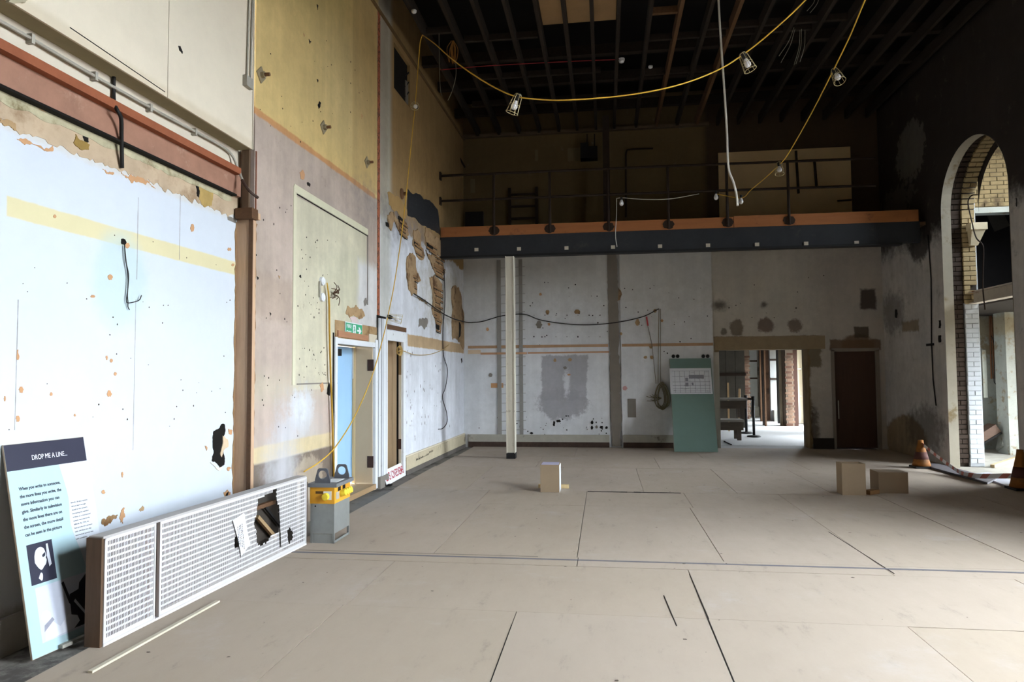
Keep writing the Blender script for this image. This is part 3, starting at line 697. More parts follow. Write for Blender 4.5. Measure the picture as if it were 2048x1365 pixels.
fb('head_batten', M_DKWOOD, d2, LW, D20-.04, D21+.16, 2.29, 2.36, 0, .015)
fb('threshold', woodmat('grey_threshold', rgb(140, 124, 106), 1, .2), d2, LW, D20, D21, -.02, .05, -.4, .02)
fb('hinge', mat('rusty_hinge', rgb(74, 52, 44)), d2, LW, D21-.036, D21-.03, .42, .58, -.07, -.01)
# fluted pilaster between the doors
pu0, pu1 = DR0+.10, D20-.02
pil = struct(empty('trim_4', LW.p((pu0+pu1)/2, 0, 0))); pil['label'] = 'white fluted pilaster between the two doors of the left wall'
m_flute = mat('grey_white_flute', rgb(206, 208, 212), 0.6, var=0.08, scale=8, dirt=(rgb(120, 112, 106), .6, .1))
N = 4; du = (pu1-pu0)/N
for k in range(N):
    fb('flute_strip', m_flute if k % 2 else M_WHITEPAINT, pil, LW, pu0+k*du+.006, pu0+(k+1)*du-.006, 0.14, 2.42, 0, .05-.012*abs(k-1.5))
fb('pilaster_core', M_DARK, pil, LW, pu0-.02, pu1+.005, 0, 2.46, 0, .012)
fb('pilaster_foot', M_CEMENT, pil, LW, pu0-.01, pu1+.01, -.02, .15, 0, .06)

# ------------------------------------------------------------------ back wall
XS = BW.uv(1424, 600)[0]
DW0, DW1, DWZ = BW.uv(1440, 800)[0], BW.uv(1618, 800)[0], 2.08
BD0, BD1, BDZ = 4.72, 5.61, 2.06
c_bw = rgb(237, 239, 242)
def Fb(kind, pix, col, soft, rag, st=1.0): return F(kind, BW, pix, col, soft, rag, st)
c_gal = rgb(112, 95, 66)
feats = [
    ('r', -4, 7, 3.0, 5, rgb(206, 204, 196), 0.6, 0.4, .5),
    ('r', XS, 7, -1, 4.3, rgb(204, 198, 187), 0.02, 0.02, 1),
    ('r', 4.3, 7, -1, 4.3, rgb(188, 180, 170), 0.5, 0.4, .8),
    Fb('r', ((1083, 712), (1175, 800)), rgb(178, 177, 182), 0.02, 0.10, .9),
    Fb('e', ((1075, 775), (1180, 838)), rgb(178, 177, 182), 0.05, 0.25, .9),
    Fb('e', ((1128, 750), (1140, 790)), c_bw, 0.03, 0.15, .9),
    Fb('e', ((1460, 640), (1488, 670)), rgb(120, 106, 90), 0.03, 0.12, .9),
    Fb('e', ((1515, 636), (1548, 668)), rgb(116, 98, 88), 0.03, 0.12, .9),
    Fb('e', ((1576, 640), (1606, 666)), rgb(120, 104, 92), 0.03, 0.12, .9),
    Fb('e', ((1442, 658), (1454, 670)), rgb(116, 106, 94), 0.02, 0.06, .9),
    Fb('e', ((1424, 602), (1456, 622)), rgb(70, 62, 54), 0.08, 0.12, .85),
    Fb('e', ((1522, 604), (1534, 616)), rgb(70, 62, 54), 0.04, 0.06, .8),
    Fb('r', ((1428, 674), (1640, 702)), rgb(134, 116, 88), 0.012, 0.03, 1),
    Fb('r', ((1608, 672), (1642, 735)), rgb(128, 116, 96), 0.03, 0.12, 1),
    Fb('r', ((1605, 735), (1625, 900)), rgb(132, 114, 88), 0.03, 0.10, .9),
    Fb('e', ((1618, 830), (1640, 900)), rgb(80, 68, 54), 0.05, 0.15, .8),
    Fb('r', ((1660, 680), (1762, 700)), rgb(112, 88, 66), 0.02, 0.06, .9),
    Fb('e', ((1680, 668), (1750, 712)), rgb(112, 88, 66), 0.04, 0.08, .9),
    Fb('r', ((1708, 654), (1738, 676)), rgb(74, 62, 48), 0.015, 0.04, .9),
    Fb('r', ((1720, 578), (1752, 618)), rgb(62, 48, 42), 0.03, 0.06, .9),
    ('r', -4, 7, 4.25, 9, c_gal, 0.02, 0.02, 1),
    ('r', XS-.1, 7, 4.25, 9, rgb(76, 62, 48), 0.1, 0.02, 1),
]
m_back = wallmat('back_wall_finish', c_bw, 0, feats, 0.10, [(rgb(150, 146, 140), 0.62, 0.76, 4, 0.3), (rgb(110, 100, 90), 0.72, 0.77, 16, 0.5)], streak=0.06)
wall_back = struct(mk('wall_back', slab(BW, -4.0, 7.2, -.25, 8.2, -.45, 0, [(DW0, DW1, -.3, DWZ), (BD0, BD1, -.02, BDZ)]), m_back), 'dirty white end wall under the gallery')
# proud white bay between the left corner and the doorway bay
S1, S2 = BW.uv(1215, 600)[0], BW.uv(1233, 600)[0]
fb('wall_bay', m_back, wall_back, BW, -3.6, S1+.02, -.02, 4.2, -.01, .03)
fb('wall_bay', m_back, wall_back, BW, S2+.08, XS, -.02, 4.2, -.01, .035)
bm = NBM(); pts = []; pts2 = []
for k in range(70):
    v = 0.02+k*4.18/69; j = noise.noise(Vector((v*2.2, 1, 4)))*.05+noise.noise(Vector((v*9, 1, 4)))*.03
    d = (4.2-v)*.012
    pts.append((S1+d+j*.5, v)); pts2.append((S2+.02+d-j, v))
patch_bm(bm, BW, pts+pts2[::-1], .02, .05)
mk('cement_chase', bm, mat('brown_grey_cement', rgb(130, 122, 112), 0.95, var=.15, scale=4, world=True, bump=.5), wall_back)
patch('plaster_patch', BW, ((1233, 572), (1238, 578), (1244, 590), (1240, 600), (1234, 603)), m_torn, wall_back, .035, .01, .12)
fb('grey_plate', M_CEMENT, wall_back, BW, *[BW.uv(1243, 0)[0], BW.uv(1259, 0)[0]], BW.uv(1250, 835)[1], BW.uv(1250, 798)[1], .03, .045)
# dado battens
zb0 = BW.uv(1100, 693)[1]
m_bat = woodmat('pink_batten', rgb(196, 152, 118), 0, .15)
m_bat2 = mat('tan_dado_strip', rgb(184, 150, 118), .95, var=.2, scale=8, world=True)
for a_, b_ in ((-3.02, S1), (S2+.1, XS)):
    fb('dado_strip', m_bat2, wall_back, BW, a_, b_, zb0-.03, zb0+.03, .03, .04)
fb('dado_batten', m_bat, wall_back, BW, BW.uv(962, 700)[0], BW.uv(1054, 700)[0], zb0-.17, zb0-.125, .03, .055)
fb('dado_batten', m_bat, wall_back, BW, BW.uv(1056, 700)[0], S1+.02, zb0-.16, zb0-.125, .03, .055)
fb('dado_batten', mat('pale_batten', rgb(226, 204, 176), .9), wall_back, BW, -3.02, BW.uv(962, 700)[0], zb0-.15, zb0-.06, .03, .045)
for (x, y, rx, ry, mm) in ((1081, 589, 3, 3, M_ORANGE), (1095, 625, 4, 5, M_PLASTER), (1154, 624, 6, 5, M_PLASTER), (1098, 649, 3, 3, M_ORANGE), (1078, 650, 7, 8, M_CEMENT), (975, 659, 3, 4, M_ORANGE), (1110, 721, 3, 4, M_PLASTER), (1140, 720, 5, 3, M_PLASTER), (1130, 736, 4, 3, M_CEMENT), (1138, 750, 4, 2, M_ORANGE), (981, 751, 4, 4, M_CEMENT), (1117, 843, 5, 3, M_DARK), (1108, 848, 2, 6, M_DARK), (1063, 867, 4, 2, M_DARK), (1184, 846, 3, 4, M_DARK), (1184, 856, 3, 4, M_DARK), (1193, 855, 3, 3, M_CEMENT), (1203, 855, 4, 3, M_DARK), (1213, 856, 3, 3, M_DARK), (1042, 853, 3, 7, M_DARK), (1250, 777, 5, 5, mat('pink_smear', rgb(206, 160, 158), .9)),
                        (1302, 694, 4, 4, M_PLASTER), (1304, 715, 4, 4, M_PLASTER), (1291, 715, 4, 3, M_PLASTER), (1242, 668, 3, 3, M_PLASTER), (1324, 642, 3, 3, M_ORANGE), (1275, 645, 5, 7, M_PLASTER), (1310, 622, 4, 4, M_PLASTER)):
    patch('paint_loss', BW, [(x+rx*math.cos(a), y+ry*math.sin(a)) for a in (0, 1.05, 2.1, 3.14, 4.2, 5.2)], mm, wall_back, .035, .004, .18, 2)
fb('tape_piece', M_ORANGE, wall_back, BW, BW.uv(978, 0)[0], BW.uv(1002, 0)[0], BW.uv(990, 776)[1], BW.uv(990, 767)[1], .03, .034)
specks('nail_holes', BW, [(x, y) for y in (631, 674, 693) for x in range(1068, 1215, 22)]+rnd_pix(1060, 1215, 560, 700, 20, 21)+rnd_pix(945, 1215, 830, 880, 46, 22)+rnd_pix(1245, 1420, 560, 760, 26, 23)+rnd_pix(1440, 1650, 540, 640, 14, 24), M_DARK, wall_back, .032, (.008, .02), t=.005)
# skirting
m_skb = mat('dirty_skirting', rgb(176, 172, 160), .85, var=.15, scale=5, world=True, dirt=(rgb(90, 80, 70), .58, .14))
skb = struct(empty('baseboard_back', (0, 15.15, 0))); skb['label'] = 'dirty skirting with a dark brick foot along the end wall'
for a_, b_ in ((-3.02, S1), (S2+.1, XS-.2)):
    fb('skirting_board', m_skb, skb, BW, a_, b_, .11, .27, .03, .06)
    fb('skirting_foot', mat('dark_brick_foot', rgb(74, 58, 50), .95, var=.4, scale=10, world=True), skb, BW, a_, b_, -.02, .11, .03, .055)
fb('skirting_foot', mat('black_foot', rgb(48, 42, 36), .9), skb, BW, DW1+.06, BD0-.02, -.02, .22, 0, .04)
# doorway lintel and lining
lint = struct(fb('trim_5', mat('brown_render', rgb(150, 132, 104), .95, var=.2, world=True, bump=.5), None, BW, DW0-.1, DW1+.35, DWZ, DWZ+.28, -.02, .012), 'brown rendered lintel above the open doorway')
bm = NBM(); pts = []
for k in range(50):
    v = 0+k*DWZ/49; pts.append((DW1+.01+abs(noise.noise(Vector((v*3, 5, 4))))*.10, v))
patch_bm(bm, BW, [(DW1-.005, DWZ), (DW1-.005, 0)]+pts, -.3, .012)
mk('broken_jamb', bm, mat('brown_jamb', rgb(128, 108, 80), .95, var=.3, world=True, bump=.6), lint)
# brown door
d3 = struct(empty('door_3', (5.16, 15.3, 0))); d3['label'] = 'dark brown flush door in the corner of the end wall'
m_bd = mat('dark_brown_door', rgb(72, 50, 38), .6, var=.2, scale=3, stretch=(6, 6, .6))
fb('door_leaf', m_bd, d3, BW, BD0+.03, BD1-.03, 0.02, 2.02, -.10, -.05)
for a_, b_ in ((BD0-.03, BD0+.035), (BD1-.035, BD1+.03)):
    fb('door_frame', mat('grey_door_frame', rgb(134, 124, 112), .7), d3, BW, a_, b_, 0, 2.06, -.12, .02)
fb('door_frame', mat('grey_door_frame', rgb(134, 124, 112)), d3, BW, BD0-.03, BD1+.03, 2.02, 2.09, -.12, .02)
mk('pull_handle', tube(NBM(), [BW.p(BD0+.1, .62, -.02), BW.p(BD0+.1, 1.0, -.02)], .012), M_GALV, d3)

# ------------------------------------------------------------------ right wall with the arch
AY0, AY1 = 10.6, 12.6
AC, AR, AZ = (AY0+AY1)/2, (AY1-AY0)/2, 4.28
c_rwl = rgb(206, 201, 195); c_soot = rgb(52, 45, 41)
feats = [
    ('r', -6, 16, 4.0, 9, c_soot, 0.25, 0.35, 1),
    ('e', 13.1, 14.3, 5.2, 6.3, rgb(112, 108, 100), .05, .5, .8),
    ('e', 13.6, 15.2, 4.6, 5.2, rgb(96, 92, 86), .06, .5, .7),
    ('e', 13.0, 13.9, 3.6, 4.6, c_soot, .08, .25, .9),
    ('e', 13.4, 15.3, -.3, .75, rgb(140, 116, 82), .05, .12, .9),
    ('r', 13.6, 14.3, 2.35, 2.55, rgb(134, 114, 82), .03, .08, .8),
    ('e', 12.8, 14.2, .1, .9, rgb(70, 62, 54), .15, .35, .6),
    ('e', 14.2, 15.2, 2.4, 3.2, rgb(110, 104, 98), .2, .5, .6),
]
m_right = wallmat('right_wall_finish', c_rwl, 1, feats, .16, [(rgb(96, 88, 80), .58, .74, 3.5, .5), (rgb(60, 52, 46), .70, .75, 12, .6)], streak=.12)
wall_right = struct(mk('wall_right', slab(RW, 12.6, 15.4, -.25, 8.2, -.148, 0), m_right), 'sooty right wall with a tall round arch')
struct(mk('wall_right_near', slab(RW, -5.2, 10.6, -.25, 8.2, -.75, 0, [(a, b, c, d) for a, b, c, d in RWIN]), m_right))
for k, (a, b_, c, d) in enumerate(RWIN):
    w = struct(empty('window_%d' % (k+1), (6.3, (a+b_)/2, c))); w['label'] = 'tall timber window in the right wall'
    for (u0, u1, v0, v1) in ((a, a+.07, c, d), (b_-.07, b_, c, d), (a, b_, c, c+.08), (a, b_, d-.08, d), ((a+b_)/2-.03, (a+b_)/2+.03, c, d), (a, b_, c+2.4, c+2.46)):
        fb('window_frame', M_WHITEPAINT, w, RW, u0, u1, v0, v1, -.62, -.56)
mk('wall_core', slab(RW, 12.775, 15.4, -.25, 8.2, -.60, -.149), m_right, wall_right)
# wall above the arch
NA = 28
def arc(r, k, n=NA): t = math.pi*k/n; return AC-math.cos(t)*r, AZ+math.sin(t)*r
bm = NBM()
for k in range(NA):
    a, b2 = arc(AR, k), arc(AR, k+1)
    for w in (0, -.60):
        vv = [bm.verts.new(RW.p(*q, w)) for q in (a, b2, (b2[0], 8.2), (a[0], 8.2))]; bm.faces.new(vv)
bmesh.ops.recalc_face_normals(bm, faces=bm.faces)
mk('arch_spandrel', bm, m_right, wall_right)
# arch lining: plaster edge, dark recessed brick order, pale brick order
def arch_band(r, w0, w1, n=NA):
    bm = NBM(); prof = [(AC-r, -.2)]+[arc(r, k, n) for k in range(n+1)]+[(AC+r, -.2)]
    for a, b2 in zip(prof, prof[1:]):
        bm.faces.new([bm.verts.new(RW.p(*a, w0)), bm.verts.new(RW.p(*b2, w0)), bm.verts.new(RW.p(*b2, w1)), bm.verts.new(RW.p(*a, w1))])
    return bm
m_apl = mat('arch_plaster_edge', rgb(158, 150, 134), .9, var=.15, scale=4, world=True, dirt=(rgb(120, 104, 76), .55, .15))
m_brd = mat('dark_arch_brick', rgb(60, 48, 40), .95, var=.35, scale=5, world=True, bump=.5)
m_brw = mat('white_painted_brick', rgb(186, 190, 194), .85, var=.12, scale=7, world=True, bump=.4, dirt=(rgb(150, 136, 112), .6, .12))
m_bry = mat('buff_arch_brick', rgb(164, 144, 106), .9, var=.25, scale=7, world=True, bump=.5, dirt=(rgb(120, 98, 66), .55, .14))
mk('arch_plaster', arch_band(AR-.006, 0.004, -.152), m_apl, wall_right)
bm = NBM()
def ring_face(r0, r1, w):
    p0 = [(AC-r0, -.2)]+[arc(r0, k) for k in range(NA+1)]+[(AC+r0, -.2)]; p1 = [(AC-r1, -.2)]+[arc(r1, k) for k in range(NA+1)]+[(AC+r1, -.2)]
    for i in range(len(p0)-1):
        bm.faces.new([bm.verts.new(RW.p(*q, w)) for q in (p0[i], p0[i+1], p1[i+1], p1[i])])
ring_face(AR, AR+.12, -.15)
mk('arch_step', bm, m_apl, wall_right)
mk('arch_core', arch_band(AR+.165, -.15, -.60), mat('mortar', rgb(58, 50, 43), .95, var=.2), wall_right)
# bricks, one by one
def brick_mesh(name, l, h, d, m):
    bm = NBM(); abox(bm, -l/2, l/2, -d, 0, -h/2, h/2); bmesh.ops.bevel(bm, geom=bm.edges[:], offset=.004, segments=1, affect='EDGES')
    me = bpy.data.meshes.new(name); bm.to_mesh(me); bm.free(); me.materials.append(m); return me
def put_brick(me, loc, X, N, parent):
    X = Vector(X).normalized(); N = Vector(N).normalized(); Z = X.cross(N)
    o = bpy.data.objects.new('brick', me); COL.objects.link(o); o.parent = parent
    M = Matrix(((X.x, N.x, Z.x, loc[0]), (X.y, N.y, Z.y, loc[1]), (X.z, N.z, Z.z, loc[2]), (0, 0, 0, 1)))
    o.matrix_basis = chain(parent).inverted() @ M
    return o
bh = .082
dk, dkh = brick_mesh('dark_brick', .205, .072, .05, m_brd), brick_mesh('dark_half_brick', .0985, .072, .05, m_brd)
wk, wkh = brick_mesh('white_brick', .205, .072, .05, m_brw), brick_mesh('white_half_brick', .0985, .072, .05, m_brw)
yk, ykh = brick_mesh('buff_brick', .205, .072, .05, m_bry), brick_mesh('buff_half_brick', .0985, .072, .05, m_bry)
rb = random.Random(12)
nz = int((AZ)/bh)
for k in range(nz):
    z = .03+bh*(k+.5); j = lambda: rb.uniform(-.006, .006)
    seq = [(.205, 1)] if k % 2 else [(.0985, 0), (.0985, 0)]
    x = 5.905
    for l, full in seq:        # dark order on the far jamb
        put_brick(dk if full else dkh, (x+l/2, AC+AR+.125+j(), z), (1, 0, 0), (0, -1, 0), wall_right); x += l+.008
    x = 6.125
    wm_, wh_ = (wk, wkh) if z < 2.75 else (yk, ykh)
    if 2.75 < z < 3.0 : pass
    for l, full in seq:
        if 2.86 < z < 3.05 and rb.random() < .45: x += l+.008; continue
        put_brick(wm_ if full else wh_, (x+l/2, AC+AR+.10+j(), z), (1, 0, 0), (0, -1, 0), wall_right); x += l+.008
NV = 38
for i in range(NV):
    t = math.pi*(i+.5)/NV; n = Vector((0, math.cos(t), -math.sin(t)))     # towards the arch centre
    for r_, x0, full_m, half_m in ((AR+.125, 5.905, dk, dkh), (AR+.10, 6.125, yk, ykh)):
        seq = [(.205, 1)] if i % 2 else [(.0985, 0), (.0985, 0)]; x = x0
        for l, full in seq:
            rj = r_+rb.uniform(-.006, .006)
            put_brick(full_m if full else half_m, (x+l/2, AC-math.cos(t)*rj, AZ+math.sin(t)*rj), (1, 0, 0), n, wall_right); x += l+.008
bx('painted_joint_backing', mat('painted_joint', rgb(160, 163, 166), .9), wall_right, 6.12, 6.335, AC+AR+.108, AC+AR+.17, -.02, 2.76)
# impost stone on the pale pier
m_stone = mat('pale_stone', rgb(214, 200, 168), .85, var=.12, scale=5, world=True, dirt=(rgb(170, 140, 90), .55, .15))
imp = tag(empty('impost_stone', (6.5, 12.6, 3.74)), 'pale carved impost stone on the brick pier inside the arch', 'stone')
bx('impost_block', m_stone, imp, 6.18, 6.44, 12.52, 12.69, 3.99, 4.11)
bm = NBM(); hexa(bm, [(6.22, 12.64, 3.74), (6.34, 12.64, 3.74), (6.34, 12.69, 3.74), (6.22, 12.69, 3.74), (6.20, 12.54, 3.99), (6.42, 12.54, 3.99), (6.42, 12.69, 3.99), (6.20, 12.69, 3.99)])
mk('impost_corbel', bm, m_stone, imp)
# wall conduit with switch on the right wall
pc_ = [RW.p(*RW.uv(x, y, .015), .015) for x, y in ((1856, 470), (1862, 560), (1863, 690), (1866, 760), (1872, 812))]
rc = tag(empty('wall_conduit', RW.p(RW.uv(1866, 812)[0], RW.uv(1866, 812)[1], 0)), 'thin dark conduit hanging down the sooty right wall', 'conduit')
mk('conduit_run', tube(NBM(), pc_, .01), M_BCABLE, rc)
fb('junction_box', M_BLACKMETAL, rc, RW, RW.uv(1862, 690)[0]-.12, RW.uv(1862, 690)[0]+.12, RW.uv(1862, 692)[1], RW.uv(1862, 692)[1]+.04, 0, .03)
for (x0, x1, y0, y1) in ((1877, 1881, 641, 657), (1877, 1882, 671, 685), (1790, 1794, 620, 636)):
    patch('dark_gap', RW, ((x0, y0), (x1, y0), (x1, y1), (x0, y1)), M_DARK, wall_right, 0, .004, .15, 2)
patch('paint_mark', RW, ((2031, 396), (2033, 396), (2034, 404), (2033, 414), (2031, 408)), M_BCABLE, wall_right, 0, .004, .15, 2)

# ------------------------------------------------------------------ wall behind the camera, ceiling and roof void
struct(mk('wall_front', slab(Frame((0, -5, 0), (1, 0, 0), (0, 1, 0)), -4, 6.5, -.25, 8.2, -.4, 0, FWIN), mat('front_wall_plaster', rgb(120, 108, 92), .95, var=.1)))
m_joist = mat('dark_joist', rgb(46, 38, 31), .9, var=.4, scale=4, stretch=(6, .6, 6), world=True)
m_roof = mat('roof_void_black', rgb(20, 18, 17), .95, var=.3, scale=3, world=True)  # darkness of the void above the joists put into this near-black colour
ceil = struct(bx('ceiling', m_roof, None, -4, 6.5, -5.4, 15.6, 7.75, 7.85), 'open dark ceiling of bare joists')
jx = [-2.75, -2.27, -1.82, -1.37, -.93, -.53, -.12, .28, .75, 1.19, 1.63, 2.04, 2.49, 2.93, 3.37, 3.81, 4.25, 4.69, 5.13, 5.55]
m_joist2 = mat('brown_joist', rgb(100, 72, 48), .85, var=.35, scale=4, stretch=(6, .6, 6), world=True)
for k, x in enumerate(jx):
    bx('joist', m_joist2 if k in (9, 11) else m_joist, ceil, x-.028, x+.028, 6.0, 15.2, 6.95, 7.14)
for y, x0, x1, z, mm in ((10.4, -2.75, -2.27, 6.97, m_joist), (10.85, -2.2, -1.0, 7.02, m_joist), (12.55, .8, 2.0, 7.02, m_joist), (12.3, -2.3, 0, 7.02, m_joist), (11.3, .8, 3.4, 7.05, m_joist), (10.4, .78, 1.16, 7.02, m_joist2), (13.6, -2.6, 1.2, 7.05, m_joist), (11.0, 1.65, 3.8, 7.02, m_joist)):
    bx('noggin', mm, ceil, x0, x1, y-.03, y+.03, z, z+.1)
for y in (7.4, 9.0, 11.9, 13.0, 14.4):
    bx('binder', m_joist, ceil, -3.3, 5.8, y-.06, y+.06, 7.15, 7.32)
m_cb = mat('pale_ceiling_board', rgb(176, 142, 100), .85, var=.12, scale=4, world=True)
for a_, b_ in ((-.90, -.56), (-.50, -.15), (-.09, .25)):
    bx('ceiling_board', m_cb, ceil, a_, b_, 7.0, 10.72, 7.15, 7.17)
bx('wall_plate', mat('grey_wall_plate', rgb(96, 82, 66), .85, var=.3), ceil, -3.1, 2.3, 15.06, 15.16, 6.93, 7.0)
mk('cornice_strip', beam(NBM(), LW.p(6.1, 6.97, .02), LW.p(15.3, 6.93, .02), .03, .04), mat('brown_cornice', rgb(120, 96, 66), .9, var=.2, world=True), ceil)

# ------------------------------------------------------------------ gallery across the end wall
gal = struct(empty('gallery', (1.3, 13.1, 3.86))); gal['label'] = 'timber and steel gallery with pipe railings across the end wall'
m_gsteel = mat('charcoal_beam_paint', rgb(44, 46, 50), .6, .1, var=.3, scale=3, world=True, dirt=(rgb(70, 66, 62), .58, .2))
m_fascia = mat('orange_fascia', rgb(158, 100, 58), .75, var=.2, scale=2.2, stretch=(.5, 5, 5), world=True, dirt=(rgb(104, 66, 44), .56, .18))
fb('gallery_beam', m_gsteel, gal, GF, -3.16, 5.62, 3.90, 4.28, -.10, 0)
fb('beam_flange', M_BLACKMETAL, gal, GF, -3.16, 5.3, 3.86, 3.90, -.12, .05)
fb('fascia_board', m_fascia, gal, GF, -3.14, 2.4, 4.28, 4.475, -.05, .012)
fb('fascia_board', m_fascia, gal, GF, 2.41, 5.6, 4.28, 4.49, -.05, .010)
bx('gallery_deck', mat('deck_boards', rgb(96, 74, 54), .9, var=.2), gal, -3.1, 5.74, 13.15, 15.19, 4.22, 4.28)
zr1, zr2 = 5.49, 4.99
m_rail = mat('rusty_pipe', rgb(50, 38, 30), .8, .2, var=.3, scale=9)
for z in (zr1, zr2):
    mk('hand_rail', tube(NBM(), [GF.p(-3.14, z+.01, 0), GF.p(1.0, z, 0), GF.p(4.9, z-.03, 0)], .024, 8), m_rail, gal)
for k, x in enumerate((988, 1100, 1217, 1337, 1455, 1578)):
    u = GF.uv(x, 446)[0]
    mk('rail_post', tube(NBM(), [GF.p(u, 4.3, .02), GF.p(u, zr1, 0)], .026, 8), m_rail, gal)
    mk('post_foot', patch_bm(NBM(), GF, rough_outline([(u+.11*math.cos(a), 4.375+.09*math.sin(a)) for a in (0, .8, 1.6, 2.4, 3.14, 3.9, 4.7, 5.5)], .12, 2, 60+k), .0125, .02), mat('black_stain', rgb(52, 40, 32), .9), gal)
fb('wall_flange', m_rail, gal, GF, -3.17, -3.13, zr1-.07, zr1+.08, -.05, .05)
fb('wall_flange', m_rail, gal, GF, -3.17, -3.13, zr2-.07, zr2+.08, -.05, .05)
m_chip = mat('cream_tag', rgb(206, 196, 178), .8)
for k, x in enumerate((953, 1038, 1133, 1226, 1320, 1416, 1514, 1612, 1713)):
    u, v = GF.uv(x, 500-(x-953)*.0185)
    fb('beam_tag', m_chip, gal, GF, u-.038, u+.038, v-.03, v+.035, .001, .012)
fb('steel_stanchion', m_rail, gal, Frame((0, 14.3, 0), (1, 0, 0), (0, -1, 0)), .02, .16, 4.28, 6.95, -.08, .08)
mk('upright_pipe', tube(NBM(), spline([(2.55, 15.1, 4.3), (2.53, 15.1, 4.32)])+[], .03), M_ORANGE, gal)
# wall ladder on the upper back wall, dark
lad2 = tag(empty('gallery_ladder', (-2.0, 15.1, 4.28)), 'dark ladder standing on the gallery against the brown wall', 'ladder')
for x in (-2.05, -1.45):
    bx('ladder_stile', m_rail, lad2, x-.03, x+.03, 15.08, 15.14, 4.28, 5.75)
for k in range(5):
    bx('ladder_rung', m_rail, lad2, -2.05, -1.45, 15.09, 15.13, 4.5+k*.27, 4.54+k*.27)
# board fixed behind the railing
q0, q1 = BW.uv(1436, 310, .02), BW.uv(1703, 430, .02)
bd = tag(bx('wall_board', mat('beige_insulation_board', rgb(222, 194, 148), .9, var=.08, scale=3, world=True), None, q0[0], q1[0], 15.13, 15.18, 4.40, BW.uv(1560, 302)[1]), 'large beige board on the gallery wall behind the railing', 'board')
pb_ = tag(empty('gallery_pipework', (3.7, 15.0, 4.6)), 'dark pipes crossing in front of the beige gallery board', 'pipes')
for (xa, ya, xb, yb) in ((1592, 302, 1597, 387), (1629, 322, 1633, 372)):
    a = aty(xa, ya, 15.0); b2 = aty(xb, yb, 15.0); mk('pipe_run', tube(NBM(), [a, b2], .028), m_rail, pb_)
a = aty(1675, 402, 15.05); b2 = aty(1703, 400, 15.05); mk('pipe_run', tube(NBM(), [a, b2], .02), m_rail, pb_)
# speaker-like boxes hanging on the upper wall
hb = tag(empty('hanging_unit', aty(1180, 305, 15.0)), 'dark square unit hanging on rods above the gallery', 'unit')
a = aty(1161, 292, 14.95); b2 = aty(1195, 318, 14.95)
bx('unit_body', M_BLACKMETAL, hb, a.x, b2.x, 14.85, 15.1, b2.z, a.z-.05)
bx('unit_body', M_BLACKMETAL, hb, a.x, a.x+.17, 14.83, 15.1, b2.z, a.z+.03)
for x in (1174, 1189):
    p0 = aty(x, 268, 14.97); p1 = aty(x, 294, 14.97); mk('hanger_rod', tube(NBM(), [p0, p1], .012), m_rail, hb)
for (x0, y0, x1, y1) in ((1135, 297, 1160, 322), (941, 358, 950, 386), (1070, 300, 1076, 322)):
    a = BW.uv(x0, y0); b2 = BW.uv(x1, y1); fb('pale_mark', mat('pale_wall_mark', rgb(120, 106, 80), .9), wall_back, BW, a[0], b2[0], b2[1], a[1], 0, .004)
cd = tag(mk('bent_conduit', tube(NBM(), spline([aty(1252, 435, 15.14), aty(1252, 330, 15.14), aty(1253, 304, 15.14), aty(1262, 299, 15.14), aty(1306, 297, 15.14)], 6), .018), m_rail), 'bent dark conduit on the brown wall above the gallery', 'conduit')
bx('leaning_panel', M_BLACKMETAL, gal, -3.02, -2.62, 14.9, 15.0, 4.28, 5.2)
mk('stay_rod', beam(NBM(), aty(888, 262, 14.3), aty(930, 335, 15.1), .03, .03), m_rail, gal)

# support column
pc0 = flo(1025, 915); 
colm = tag(empty('support_column', (pc0.x, 13.13, 0)), 'slim cream steel column with a black foot under the gallery beam', 'column')
m_colm = mat('cream_column_paint', rgb(222, 216, 200), .5, var=.06, scale=3, dirt=(rgb(150, 134, 112), .6, .1))
bm = NBM(); bx('column_shaft', m_colm, colm, pc0.x-.075, pc0.x+.075, 13.05, 13.2, .1, 3.86)
for s in (-1, 1): bx('column_flange', m_colm, colm, pc0.x+s*.075-.008, pc0.x+s*.075+.008, 13.02, 13.23, .1, 3.86)
bx('column_foot', M_BLACKMETAL, colm, pc0.x-.085, pc0.x+.085, 13.02, 13.23, 0, .11)

# ladder marks / cable ladder on the end wall
lad = tag(empty('wall_ladder', (-1.95, 15.14, .1)), 'grey cable ladder with thin rungs fixed to the end wall behind the column', 'ladder')
m_lad = mat('dull_grey_strip', rgb(150, 147, 142), .8, var=.12, scale=5, world=True)
lu = [BW.uv(x, 700)[0] for x in (995, 1003, 1039, 1046)]
fb('ladder_rail', m_lad, lad, BW, lu[0], lu[1], .25, 4.15, .03, .05)
fb('ladder_rail', m_lad, lad, BW, lu[2], lu[3], .25, 4.15, .03, .05)
m_rung = mat('thin_rung', rgb(160, 158, 154), .6, .3)
for k in range(19):
    v = .38+k*.2
    mk('rung', tube(NBM(), [BW.p(lu[1], v-.02, .055), BW.p(lu[3]+.06, v, .055)], .006, 5), m_rung, lad)

